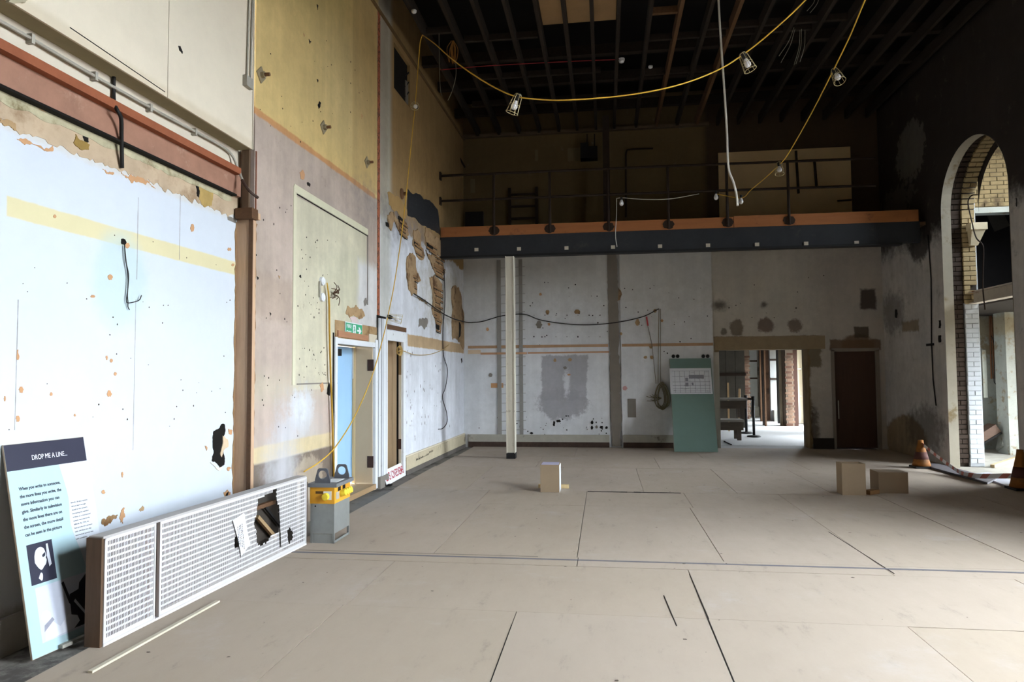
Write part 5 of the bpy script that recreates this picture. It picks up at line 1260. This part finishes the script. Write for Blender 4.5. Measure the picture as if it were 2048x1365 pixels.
sk_ = mk('socket_outlet', lathe(NBM(), (TX1-.08, TY0-.004, zc_-.005), [(.036, 0), (.036, .02), (.03, .035), (.012, .037)], 20, (0, -1, 0)), M_SOCK, ybx)
for k in range(4):
    mk('socket_outlet', lathe(NBM(), (TX1+.004, TY0+.16+k*.055, zc_+.0), [(.034, 0), (.034, .02), (.03, .05), (.012, .052)], 18, (1, 0, .25)), M_SOCK, ybx)
bx('rating_plate', mat('grey_label', rgb(170, 164, 158), .7), ybx, TX1+.004, TX1+.007, TY0+.03, TY0+.11, zc_-.04, zc_+.03)
bx('scorch_mark', mat('scorch', rgb(92, 66, 34), .9), ybx, TX1-.185, TX1-.11, TY0-.0052, TY0-.004, zc_+.02, zc_+.045)
mk('knockout_hole', lathe(NBM(), (TX0+.05, TY0-.001, zM-.025), [(.008, 0), (.008, .002)], 12, (0, -1, 0)), M_DARK, tr)
tag(bx('paper_sheet', M_WHITE, None, TX0+.10, TX1-.01, TY0+.08, TY1-.11, zY+.0355, zY+.038), 'white paper lying on the lid of the site transformer', 'paper')

# signs
M_GREEN = mat('safety_green', rgb(64, 170, 124), .5, var=.02, bump=0)
s0 = LW.uv(692, 642, .03); s1 = LW.uv(726, 679, .03)
su0, su1 = s0[0], s1[0]; sv1 = LW.uv(692, 643, .03)[1]; sv0 = LW.uv(692, 673, .03)[1]
fs = tag(fb('fire_exit_sign', M_WHITE, None, LW, su0, su1, sv0, sv1, .014, .02), 'green FIRE EXIT sign with an arrow above the blue door', 'sign')
fpn = fb('sign_face', M_GREEN, fs, LW, su0+.012, su1-.012, sv0+.012, sv1-.012, .02, .0212)
sw, shh = su1-su0, sv1-sv0
text('sign_text', 'FIRE', M_WHITE, fpn, LW.p(su0+.07*sw, sv0+.60*shh, .0216), LW.U, (0, 0, 1), shh*.24, sw*.27, bold=.001)
text('sign_text', 'EXIT', M_WHITE, fpn, LW.p(su0+.07*sw, sv0+.17*shh, .0216), LW.U, (0, 0, 1), shh*.24, sw*.27, bold=.001)
def splate(name, pts, m=M_WHITE):
    return mk(name, patch_bm(NBM(), LW, [(su0+a*sw, sv0+b_*shh) for a, b_ in pts], .0212, .0218), m, fpn)
splate('sign_door', R(.43, .60, .14, .86))
splate('running_figure', [(.47, .16), (.50, .34), (.46, .42), (.50, .62), (.47, .66), (.49, .76), (.54, .76), (.55, .62), (.58, .5), (.54, .46), (.56, .36), (.54, .16), (.52, .30)], M_GREEN)
splate('sign_arrow', [(.68, .44), (.80, .44), (.76, .24), (.82, .24), (.94, .5), (.82, .76), (.76, .76), (.80, .56), (.68, .56)])
e0, e1 = flo(774, 972), flo(812, 951)
ex = thing('emergency_exit_sign', 'white EMERGENCY EXIT sign lying upside down against the boarded door', 'sign', e0)
EX = (e1-e0).normalized(); EL = (e1-e0).length; EY = (Vector((-.07, 0, .21))).normalized(); EY = (EY-EX*EY.dot(EX)).normalized(); EN = EX.cross(EY).normalized(); EH = .215
hexa_b = NBM(); hexa(hexa_b, [e0-EN*.006, e0+EX*EL-EN*.006, e0+EX*EL, e0, e0+EY*EH-EN*.006, e0+EX*EL+EY*EH-EN*.006, e0+EX*EL+EY*EH, e0+EY*EH])
mk('sign_board', hexa_b, M_WHITE, ex)
text('sign_text', 'EMERGENCY EXIT', mat('sign_red', rgb(168, 38, 52), .6, bump=0), ex, e0+EX*EL*.95+EY*EH*.76+EN*.001, -EX, -EY, EH*.5, EL*.90, bold=.003)
bx('sign_foot', M_DARK, ex, e0.x-.02, e0.x+.05, e0.y, e0.y+.1, -.01, .012)

# boxes on the floor
M_BOX = mat('hardboard_box', rgb(156, 136, 112), .85, var=.08, scale=5)
def obox(name, label, xl, xr, yb, yt, dep, top=None, openb=False, side=None, skew=0.0):
    a, b2 = flo(xl, yb), flo(xr, yb); h = aty((xl+xr)/2, yt, a.y).z; th = .012
    t = thing(name, label, 'box', ((a.x+b2.x)/2, a.y+dep/2, 0), 'hardboard boxes on the floor')
    x0, x1, y0, y1 = a.x, b2.x, a.y, a.y+dep
    bx('front_panel', M_BOX, t, x0, x1, y0, y0+th, 0, h); bx('back_panel', M_BOX, t, x0, x1, y1-th, y1, 0, h)
    bx('side_panel', M_BOX, t, x0, x0+th, y0+th, y1-th, 0, h); bx('side_panel', side or M_BOX, t, x1-th, x1, y0+th, y1-th, 0, h)
    if not openb: bx('top_panel', M_BOX, t, x0, x1, y0, y1, h, h+.01)
    return t, x0, x1, y0, y1, h
t, x0, x1, y0, y1, h = obox('floor_box', 'tall hardboard box with a white paper on top', 1081, 1119, 985, 932, .3, side=M_WHITEPAINT)
bx('lit_side_facing', M_WHITEPAINT, t, x1, x1+.004, y0, y1, 0, h)  # box's lit right side put into the colour as a white facing
tag(bx('paper_sheet', mat('lilac_paper', rgb(206, 202, 226), .7), None, x0+.01, x1-.01, y0+.02, y1-.01, h+.0105, h+.013), 'lilac white paper lying on the tall hardboard box', 'paper')
tag(bx('timber_offcut', M_PINE, None, x0-.06, x1+.11, y1+.03, y1+.09, .0, .05), 'short timber offcut lying behind the box with the paper', 'offcut')
obox('floor_box', 'tall open hardboard box standing beside the wider box', 1685, 1731, 991, 928, .22, openb=True)
obox('floor_box', 'wide low hardboard box beside the tall open box', 1758, 1815, 987, 947, .3)
q = flo(1742, 990)
tag(mk('wood_scrap', beam(NBM(), (q.x-.06, q.y-.02, .03), (q.x+.10, q.y+.1, .03), .10, .05), M_LATH), 'wood scrap lying between the two plain hardboard boxes', 'scrap')

# green board with a drawing
g0, g1 = flo(1349, 904), flo(1435, 904)
gb = thing('green_board', 'tall grey green panel leaning on the end wall beside the doorway', 'panel', (g0.x, g0.y, 0))
gz = aty(1385, 717, 14.9).z
GO = Vector((g0.x, g0.y, 0)); GX = Vector((1, 0, 0)); GW = g1.x-g0.x; GY = Vector((0, 15.12-g0.y, gz)).normalized(); GH = Vector((0, 15.12-g0.y, gz)).length; GN = GX.cross(GY)
def gp(a, b_, n=0): return GO+GX*a*GW+GY*b_*GH+GN*n
def gplate(name, m, a0, a1, b0, b1, n0, n1, parent=None):
    bm = NBM(); hexa(bm, [gp(a0, b0, n0), gp(a1, b0, n0), gp(a1, b0, n1), gp(a0, b0, n1), gp(a0, b1, n0), gp(a1, b1, n0), gp(a1, b1, n1), gp(a0, b1, n1)])
    return mk(name, bm, m, parent)
gplate('panel_sheet', mat('grey_green_panel', rgb(112, 136, 128), .7, var=.06, scale=4, world=True), 0, 1, 0, 1, -.02, 0, gb)
gplate('panel_edge_strip', mat('dull_edge', rgb(120, 120, 110), .8), -.012, 0, 0, 1, -.022, 0, gb)
dr = tag(gplate('drawing_sheet', M_WHITE, -.02, .98, .605, .89, .001, .003), 'white architectural drawing pinned on the grey green panel', 'drawing')
bm = NBM()
M_LINE = mat('drawing_grey', rgb(150, 150, 160), .7, bump=0)
rq = random.Random(31)
def dl(a0, b0, a1, b1, wd=.006): beam(bm, gp(a0, b0, .0034), gp(a1, b1, .0034), .001, wd, tuple(GX) if abs(a1-a0) < abs(b1-b0) else tuple(GY))
for b_ in (.86, .80, .74, .70, .665, .64, .62): dl(.04, b_, .94, b_)
for a_ in (.10, .22, .34, .46, .58, .70, .82, .92): dl(a_, .62, a_, .86)
for k in range(20):
    a_ = rq.uniform(.05, .85); b_ = rq.uniform(.62, .85); dl(a_, b_, a_+rq.uniform(.03, .1), b_)
for a0, a1, b0, b1 in ((.44, .80, .775, .815), (.35, .42, .745, .785), (.35, .42, .69, .73), (.50, .54, .70, .73)):
    hexa(bm, [gp(a0, b0, .003), gp(a1, b0, .003), gp(a1, b0, .0038), gp(a0, b0, .0038), gp(a0, b1, .003), gp(a1, b1, .003), gp(a1, b1, .0038), gp(a0, b1, .0038)])
mk('drawing_lines', bm, M_LINE, dr, kind='stuff')
for lab, x in (('dark cable clip on the wall above the left edge of the green panel'.replace('left', 'taped'), 1351), ('dark cable clip on the wall above the corner of the green panel', 1411)):
    u, v = BW.uv(x, 713, .05); t = thing('wall_clip', lab, 'clip', BW.p(u, v, .03), 'clips above the green panel')
    for s in (-1, 1): mk('clip_lobe', lathe(NBM(), BW.p(u+s*.045, v, .034), [(.035, 0), (.04, .015), (.028, .03)], 10, (0, -1, 0)), M_BLACKMETAL, t)

# cones, tape and ramp boards at the arch
def cone(label, x, y, h, tilt=0):
    t = thing('traffic_cone', label, 'cone', (x, y, 0), 'cones at the arch')
    mo = mat('dirty_orange_cone', rgb(140, 88, 36), .8, var=.3, scale=8, dirt=(rgb(70, 50, 30), .46, .2)); mw = mat('dull_cone_band', rgb(78, 46, 40), .8)
    bm = NBM(); abox(bm, x-.14, x+.14, y-.14, y+.14, 0, .03); mk('base', bm, M_BLACKMETAL, t)
    mk('cone_body', lathe(NBM(), (x, y, .035), [(.14, 0), (.125, .06), (.08, h*.55), (.045, h*.9), (.04, h)], 20), mo, t, smooth=True)
    mk('cone_band', lathe(NBM(), (x, y, .035), [(.111, h*.26), (.1125, h*.262), (.084, h*.54), (.08, h*.54)], 20), mw, t, smooth=True)
    return t
q = flo(1843, 936); cone('dirty yellow brown cone holding striped tape by the far side of the arch', q.x, q.y, .42)
q2 = flo(2040, 980); cone('orange cone with a dark band in front of the arch', q2.x+.02, q2.y, .5)
b = NB('striped_tape', .5); b.coords(False); wv = b.n('ShaderNodeTexWave'); b.nt.links.new(b.pos, wv.inputs[0]); wv.inputs['Scale'].default_value = 3.5; wv.bands_direction = 'DIAGONAL'
M_STRIPE = b.done(b.mix(rgb(206, 204, 206), rgb(172, 104, 92), b.step(wv.outputs['Fac'], .6, .66)))
bm = NBM()
tp_ = spline([(q.x, q.y, .40), (q.x+.12, q.y-.7, .12), (q2.x-.2, q2.y+.9, .06), (q2.x, q2.y+.15, .16)], 8)
prev = None
for p in tp_:
    c = [bm.verts.new(p+Vector((0, 0, .035))), bm.verts.new(p+Vector((.015, 0, -.035)))]
    if prev: bm.faces.new((prev[0], prev[1], c[1], c[0]))
    prev = c
tag(mk('barrier_tape', bm, M_STRIPE), 'red and white striped barrier tape sagging between the cones', 'tape')
def deck(label, pix, z0, z1, m):
    P_ = [flo(x, y, 0) for x, y in pix]; bm = NBM(); hexa(bm, [(p.x, p.y, z0) for p in P_]+[(p.x, p.y, z1) for p in P_])
    bmesh.ops.recalc_face_normals(bm, faces=bm.faces)
    return tag(mk('ramp_board', bm, m), label, 'board', 'boards at the arch')
deck('dark grey rubber board lying on the floor before the arch', ((1843, 933), (1975, 970), (1993, 962), (1868, 929)), .004, .03, mat('dark_grey_board', rgb(92, 88, 90), .7, var=.15))
deck('pale shiny board lying on the floor between the arch and the dark board', ((1950, 950), (2026, 980), (2040, 971), (1976, 947)), .0, .02, mat('pale_shiny_board', rgb(206, 206, 214), .25, 0, var=.05, spec=.6))
tag(mk('floor_batten', beam(NBM(), flo(180, 1345, .006), flo(436, 1203, .006), .03, .012), mat('cream_strip', rgb(206, 198, 178), .8)), 'pale strip lying along the floor in front of the radiator casing', 'strip')

# ------------------------------------------------------------------ festoon lighting
M_BULB = mat('white_bulb_glass', rgb(240, 240, 242), .35, var=.01, bump=0, spec=.5)
M_CAGE = mat('brass_cage_wire', rgb(200, 184, 140), .45, .3, var=.1, bump=0)
def axis_matrix(loc, ax):
    ax = Vector(ax).normalized(); q = ax.to_track_quat('-Z', 'Y'); return Matrix.Translation(loc) @ q.to_matrix().to_4x4()
def lamp_proto():
    t = thing('festoon_lamp', '', 'lamp', (0, 0, 0), 'caged festoon lamps')
    mk('lamp_holder', lathe(NBM(), (0, 0, 0), [(.026, .015), (.03, .01), (.03, -.03), (.022, -.055), (.02, -.065)][::-1], 14), M_BLACKMETAL, t, smooth=True)
    mk('bulb', lathe(NBM(), (0, 0, 0), [(.012, -.158), (.024, -.152), (.0325, -.138), (.034, -.122), (.030, -.104), (.022, -.082), (.017, -.06)], 18), M_BULB, t, smooth=True)
    bm = NBM(); n = 8
    prof = [(.034, 0.0), (.045, -.02), (.056, -.11), (.066, -.195)]
    for k in range(n):
        a = 2*math.pi*k/n; tube(bm, [(math.cos(a)*r, math.sin(a)*r, z) for r, z in prof], .0022, 4)
    for r, z, w in ((.034, 0, .003), (.056, -.11, .0022), (.066, -.195, .0032)):
        tube(bm, [(math.cos(2*math.pi*k/20)*r, math.sin(2*math.pi*k/20)*r, z) for k in range(20)], w, 5, True)
    mk('wire_cage', bm, M_CAGE, t)
    return t
LP = lamp_proto()
lamps = [
    ('caged lamp hanging lowest on the sagging yellow cable under the dark joists', aty(1037, 190, 7.0), -cU-.38*cR+.1*cF),
    ('caged lamp on the yellow cable next to the white hanging conduit', aty(1485, 108, 7.4), -cU+.42*cR-.15*cF),
    ('caged lamp high on the steep yellow cable running down to the gallery', aty(1668, 140, 8.4), -cU+.15*cR-.55*cF),
    ('caged lamp hanging in front of the beige gallery board', aty(1558, 326, 11.0), -cU-.05*cR-.3*cF),
    ('caged lamp clipped to the left wall high beside the dark opening'.replace('left wall', 'yellow brown wall'), LW.hit(832, 212, .28)+cF*.06, -cF-.25*cU),
    ('caged lamp clipped sideways over the boarded door', LW.hit(776, 634, .22), cR+.15*cF-.2*cU)]
for k, (lab, loc, ax) in enumerate(lamps):
    o = LP if k == 0 else copy_tree(LP)
    o.matrix_basis = axis_matrix(loc, ax); o['label'] = lab
# small bare bulbs on the gallery string
def bulb(label, loc):
    t = thing('bare_bulb', label, 'bulb', loc, 'bare bulbs at the gallery')
    mk('lamp_holder', lathe(NBM(), loc, [(.022, 0), (.022, .05)], 10), M_BLACKMETAL, t)
    mk('bulb', lathe(NBM(), loc, [(.01, -.115), (.03, -.10), (.04, -.075), (.034, -.045), (.02, -.01), (.018, 0)], 14), M_BULB, t, smooth=True)
for lab, x, y, Y in (('bare bulb in front of the beige gallery board beside the white conduit end', 1482, 396, 12.85), ('bare bulb beside the edge of the beige gallery board', 1432, 388, 12.95), ('bare bulb on the white wire over the middle of the gallery', 1243, 400, 12.98)):
    bulb(lab, aty(x, y, Y))
def cable(name, label, pts, r, m, cat='cable', n=8, group=None):
    return tag(mk(name, tube(NBM(), spline(pts, n), r, 6), m, None, smooth=True), label, cat, group)
hook = Vector((-2.70, 10.2, 6.86))
c1 = [LW.hit(x, y, w) for x, y, w in ((608, 944, .06), (640, 924, .12), (672, 893, .2), (710, 832, .25), (745, 750, .25), (768, 668, .24), (775, 636, .22), (790, 560, .26), (808, 430, .28), (825, 262, .28), (830, 215, .28), (838, 110, .35))]+[aty(841, 82, 10.05), aty(845, 70, 10.0)]
cable('festoon_cable', 'yellow cable rising along the brown wall from the casing to the ceiling hook', c1, .0075, M_YCABLE, n=6)
yy2 = {845: 10.0, 870: 9.2, 905: 8.4, 960: 7.5, 1022: 7.05, 1080: 6.95, 1140: 6.9, 1250: 6.95, 1350: 7.05, 1430: 7.25, 1485: 7.4, 1545: 7.3, 1612: 7.2, 1690: 7.1}
c2 = [aty(x, y, yy2[x]) for x, y in ((845, 70), (870, 88), (905, 119), (960, 158), (1022, 190), (1080, 199), (1140, 200), (1250, 191), (1350, 172), (1430, 143), (1485, 110), (1545, 62), (1612, -1), (1690, -90))]
cable('festoon_cable', 'yellow cable sagging under the dark joists with two caged lamps', c2, .0075, M_YCABLE, n=6)
c3 = [aty(1790, -140, 7.0), aty(1730, 0, 7.3), aty(1700, 72, 7.9), aty(1666, 142, 8.4), aty(1620, 232, 9.5), aty(1575, 310, 10.7), aty(1558, 330, 11.0), aty(1535, 352, 11.7), aty(1502, 380, 12.5), aty(1482, 396, 12.85), aty(1432, 388, 12.95)]
cable('festoon_cable', 'yellow cable running down from the joists to the gallery railing', c3, .0075, M_YCABLE, n=6)
cable('white_wire', 'thin white wire slung along the gallery railing', [aty(1398, 388, 13.05), aty(1340, 398, 13.03), aty(1290, 399, 13.03), aty(1246, 396, 13.03), aty(1233, 397, 13.04)], .007, M_WCABLE)
cable('white_wire', 'short white wire dangling over the dark gallery beam', [aty(1233, 397, 13.04), aty(1233, 430, 13.04), aty(1231, 470, 13.05), aty(1234, 494, 13.05)], .007, M_WCABLE)
cable('hanging_conduit', 'long white conduit hanging from the joists and bent at its end', [aty(1434, -110, 9.0), aty(1437, 0, 9.0), aty(1443, 100, 9.0), aty(1450, 200, 9.0), aty(1454, 270, 9.0), aty(1457, 335, 9.0), aty(1467, 365, 9.0), aty(1473, 390, 9.0), aty(1475, 412, 9.0)], .014, M_WCABLE)
cable('red_cable', 'thin red alarm cable run below the joists', [aty(880, 140, 11.4), aty(960, 133, 11.5), aty(1060, 127, 11.6), aty(1160, 122, 11.7), aty(1240, 119, 11.72)], .007, mat('red_wire', rgb(140, 30, 34), .5, bump=0))
q = aty(1243, 121, 11.75)
sd = thing('smoke_detector', 'white round smoke detector below the joists at the end of the red cable', 'detector', q)
mk('detector_base', lathe(NBM(), q, [(.055, .0), (.055, .03)], 16), M_WHITE, sd); mk('detector_head', lathe(NBM(), q, [(.02, -.045), (.04, -.035), (.05, 0)], 16), M_WHITE, sd, smooth=True)
for lab, x, y in (('small white ceiling rose hanging below a joist beyond the smoke detector', 1301, 134), ('small white cable joint hanging in the corner of the joists', 828, 23)):
    q = aty(x, y, 12.0 if x > 1000 else 9.6); tag(mk('cable_joint', lathe(NBM(), q, [(.01, -.03), (.035, -.015), (.04, .015), (.02, .02)], 12), M_WHITE, None, smooth=True), lab, 'fitting')
# bundle of old cable at the ceiling
bm = NBM(); rq = random.Random(17); o_ = aty(905, 84, 10.6)
bun = thing('cable_bundle', 'tied bundle of old brown cable hanging from the joists', 'cable', o_)
for k in range(7):
    a = rq.uniform(-.09, .09); mk('cable_loop', tube(NBM(), spline([o_+Vector((a*.2, 0, .02)), o_+Vector((a, a*.3, -.12)), o_+Vector((a*.6, 0, -.30-rq.uniform(0, .08))), o_+Vector((a*.2-.03, 0, -.14)), o_+Vector((0, 0, .01))], 5), .006, 5), mat('brown_cable', rgb(140, 96, 46), .6, bump=0), bun)
cable('loose_wire', 'pale loose wire looping down beside the cable bundle', [aty(911, 120, 10.6), aty(912, 150, 10.6), aty(905, 180, 10.6), aty(896, 201, 10.6)], .005, mat('grey_wire', rgb(120, 116, 104), .6, bump=0))
cable('loose_wire', 'long pale loose wire dropping from the joists near the yellow cable hook', [aty(878, 66, 10.4)*1.0, aty(879, 140, 10.4), aty(881, 180, 10.4), aty(884, 192, 10.4)], .005, mat('grey_wire', rgb(120, 116, 104)))
tuft = thing('wire_tuft', 'tuft of grey cut wires hanging from the dark ceiling', 'wires', aty(1590, 60, 9.5))
for k, (xa, ya, xb, yb) in enumerate(((1588, 55, 1558, 112), (1590, 58, 1562, 125), (1600, 60, 1588, 130), (1603, 58, 1592, 128), (1610, 60, 1600, 124), (1640, -10, 1620, 26), (1632, -10, 1614, 22))):
    mk('wire', tube(NBM(), spline([aty(xa, ya, 9.5), aty((xa+xb)/2+4, (ya+yb)/2, 9.5), aty(xb, yb, 9.5)], 5), .004, 5), mat('grey_wire', rgb(120, 116, 104)), tuft)

# ------------------------------------------------------------------ fittings on the left wall
m_plate = mat('grey_tie_plate', rgb(150, 138, 112), .7, .2, var=.15)
for lab, x, y in (('square tie plate with a bolt on the yellow wall next to the bulkhead', 521, 150), ('square tie plate with a bolt in the middle of the yellow wall', 646, 255), ('square tie plate with a bolt near the red brick chase', 733, 325)):
    u, v = LW.uv(x, y); t = thing('tie_plate', lab, 'tie plate', LW.p(u, v, 0), 'wall tie plates')
    bm = NBM(); c = [(u+.085*math.cos(a), v+.085*math.sin(a)) for a in (0, math.pi/2, math.pi, 1.5*math.pi)]; patch_bm(bm, LW, c, 0, .012); mk('plate', bm, m_plate, t)
    mk('nut', lathe(NBM(), LW.p(u, v, .012), [(.032, 0), (.032, .035)], 6, LW.W), m_plate, t); mk('bolt_end', lathe(NBM(), LW.p(u, v, .047), [(.018, 0), (.018, .05)], 10, LW.W), mat('rust_bolt', rgb(112, 82, 56), .8), t)
u, v = LW.uv(803, 388); t = thing('wall_anchor', 'rusty mushroom shaped knob beside the black bitumen patch', 'anchor', LW.p(u, v, 0))
mk('stem', lathe(NBM(), LW.p(u, v, 0), [(.03, 0), (.03, .09)], 10, LW.W), mat('rust_bolt', rgb(112, 82, 56)), t); mk('knob_head', lathe(NBM(), LW.p(u, v, 0), [(.09, 0), (.085, .02), (.03, .04)], 14, LW.W), mat('rust_bolt', rgb(112, 82, 56)), t)
# double conduit and switch box at the end of the bulkhead
cb = thing('bulkhead_conduit', 'pair of grey conduits dropping to a small box at the end of the bulkhead', 'conduit', LW.p(*LW.uv(495, 165, .03), .02))
for x in (497, 504):
    mk('conduit_run', tube(NBM(), [LW.hit(x+3, -60, .03), LW.hit(x-3, 158, .03)], .008), M_GALV, cb)
a0 = LW.uv(488, 155, .03); a1 = LW.uv(503, 177, .03)
fb('switch_box', M_GALV, cb, LW, a0[0], a1[0]-.02, LW.uv(495, 176, .03)[1], LW.uv(495, 155, .03)[1], .016, .06)
# conduit along the recess
rcn = thing('recess_conduit', 'grey conduit running under the bulkhead soffit with a bent rubber tail', 'conduit', LW.p(5.9, 3.5, REC))
mk('conduit_run', tube(NBM(), spline([LW.hit(x, y, REC+.03) for x, y in ((-30, 25), (63, 78), (190, 153), (320, 226), (430, 285), (462, 308))]+[LW.hit(475, 335, REC+.07), LW.hit(486, 362, -.03), LW.hit(500, 382, .05), LW.hit(516, 396, .09)], 6), .012), M_GALV, rcn)
mk('rubber_tail', tube(NBM(), spline([LW.hit(484, 360, -.03), LW.hit(498, 381, .045), LW.hit(516, 396, .09)], 6), .014), mat('brown_rubber', rgb(70, 52, 44), .7), rcn)
for x, y in ((63, 78), (190, 153), (300, 216), (390, 264)):
    u, v = LW.uv(x, y, REC+.03); fb('saddle_clip', M_GALV, rcn, LW, u-.012, u+.012, v-.03, v+.03, REC, REC+.045)
cable('drop_cable', 'black cable dropping over the red steel beam into the plaster', [LW.hit(x, y, w) for x, y, w in ((228, 147, REC+.02), (228, 200, REC+.03), (233, 218, REC+.11), (242, 236, REC+.11), (243, 270, REC+.07), (244, 336, REC+.02))], .014, M_BCABLE, n=5)
cable('dangling_wire', 'thin black wire hanging from a hole in the white recess', [LW.hit(x, y, REC+.02) for x, y in ((249, 492), (251, 520), (257, 548), (256, 575), (253, 600), (256, 606), (270, 604), (279, 600), (283, 591))], .0035, M_BCABLE, n=5)
cable('dangling_wire', 'second thin black wire twisted beside the first on the white recess', [LW.hit(x, y, REC+.015) for x, y in ((249, 490), (253, 530), (256, 560), (255, 590), (256, 604), (256, 614), (259, 620))], .0035, M_BCABLE, n=5)
# yellow power cables beside the blue door
yc = thing('power_cables', 'bundle of yellow power cables hanging beside the blue door', 'cables', LW.p(LW.uv(660, 900)[0], .3, .03))
for k, dx in enumerate((-1, 0, 1)):
    mk('cable_strand', tube(NBM(), spline([LW.hit(x+dx*(1 if y > 575 else .3), y, .03+.012*k) for x, y in ((654, 566), (658, 600), (659, 660), (661, 740), (664, 820), (666, 890), (668, 960))], 6), .0055, 6), M_YCABLE, yc)
wl = thing('wall_sockets', 'two white round wall fittings joined by a grey conduit', 'fittings', LW.p(*LW.uv(643, 595), 0))
for y in (563, 595):
    mk('round_fitting', lathe(NBM(), LW.p(*LW.uv(642, y), 0), [(.05, 0), (.05, .03), (.03, .045)], 14, LW.W), M_WHITE, wl)
mk('conduit_run', tube(NBM(), [LW.hit(640, 563, .015), LW.hit(640, 595, .015)], .014), M_GALV, wl)
fray = thing('frayed_wires', 'frayed knot of old brown wires on the pale panel', 'wires', LW.p(*LW.uv(668, 592), 0))
rq = random.Random(23)
for k in range(12):
    a = rq.uniform(-1.2, 4.0); l = rq.uniform(.06, .2); c = LW.hit(666, 588, .02); d = LW.U*math.cos(a)+LW.V*math.sin(a)*1.0
    mk('wire', tube(NBM(), spline([c, c+d*l*.5+LW.W*.06, c+d*l+LW.V*rq.uniform(-.08, .03)+LW.W*.03], 4), .005, 5), mat('brown_wire', rgb(84, 62, 46), .8, bump=0), fray)
cable('looped_cable', 'thin yellow cable looped from the boarded door to the white wall', [LW.hit(x, y, .04) for x, y in ((797, 703), (806, 702), (830, 710), (860, 709), (885, 700), (898, 690))], .006, mat('dull_yellow_cable', rgb(190, 160, 96), .6, bump=0))
yl = LW.hit(797, 702, .03)
coil = thing('yellow_coil', 'small coil of yellow cable hung over the boarded door frame', 'cable coil', yl)
for k in range(4): mk('coil_turn', tube(NBM(), [yl+LW.U*math.cos(2*math.pi*i/18)*(.10+.008*k)+LW.V*math.sin(2*math.pi*i/18)*(.06+.006*k)+LW.W*.008*k for i in range(18)], .006, 5, True), mat('dull_yellow_cable', rgb(190, 160, 96)), coil)
cable('wall_cable', 'long black cable hanging in a wave on the white bay of the wall', [LW.hit(x, y, .03) for x, y in ((888, 540), (890, 600), (886, 660), (887, 710), (895, 740), (891, 775), (885, 795), (893, 825), (894, 845), (886, 857), (877, 859))], .008, M_BCABLE, n=6)

# ------------------------------------------------------------------ cables on the end wall
BP = lambda x, y, w=.07: BW.hit(x, y, w)
cable('festoon_lead', 'black cable sagging along the end wall behind the column', [LW.hit(828, 588, .05), LW.hit(850, 602, .05), LW.hit(885, 627, .07), LW.hit(905, 637, .10), LW.hit(914, 640, .12), BP(934, 645, .2), BP(948, 645, .1), BP(966, 643), BP(1005, 632), BP(1048, 629), BP(1080, 640), BP(1130, 648), BP(1180, 650), BP(1235, 645), BP(1285, 634), BP(1318, 618)], .011, M_BCABLE)
hk = BP(1318, 618)
cl = thing('cable_coil', 'hanging coil of old cable with a frayed end on the end wall', 'cable coil', BP(1324, 815))
m_old = mat('old_grey_cable', rgb(120, 112, 88), .7, var=.15, bump=0)
cc = BP(1323, 792)
for k in range(7):
    rx = .10+.012*(k % 4); rz = .24+.014*(k % 5); off = (k-3)*.014
    mk('coil_turn', tube(NBM(), [cc+Vector((math.cos(2*math.pi*i/20)*rx*(1-.35*math.sin(2*math.pi*i/20))+off, -.012*k, math.sin(2*math.pi*i/20)*rz)) for i in range(20)], .010, 5, True), m_old, cl)
rq = random.Random(2)
for k in range(9):
    d = Vector((-rq.uniform(.1, .32), -.02*rq.random(), rq.uniform(-.12, .08))); mk('frayed_end', tube(NBM(), spline([cc+Vector((0, 0, -.05)), cc+d*.6+Vector((0, -.03, -.04)), cc+d], 4), .007, 5), m_old, cl)
for k, (xa, xb) in enumerate(((1318, 1316), (1321, 1321), (1292, 1312))):
    mk('hanging_strand', tube(NBM(), [BP(xa, 618 if k < 2 else 636), BP((xa+xb)/2+(2 if k == 2 else 0), 690), BP(xb, 768)], .007, 5), m_old if k < 2 else mat('grey_wire', rgb(120, 116, 104)), cl)
mk('red_tag', beam(NBM(), BP(1293, 634), BP(1296, 652), .04, .03), mat('red_tag_plastic', rgb(180, 60, 64), .5), cl)
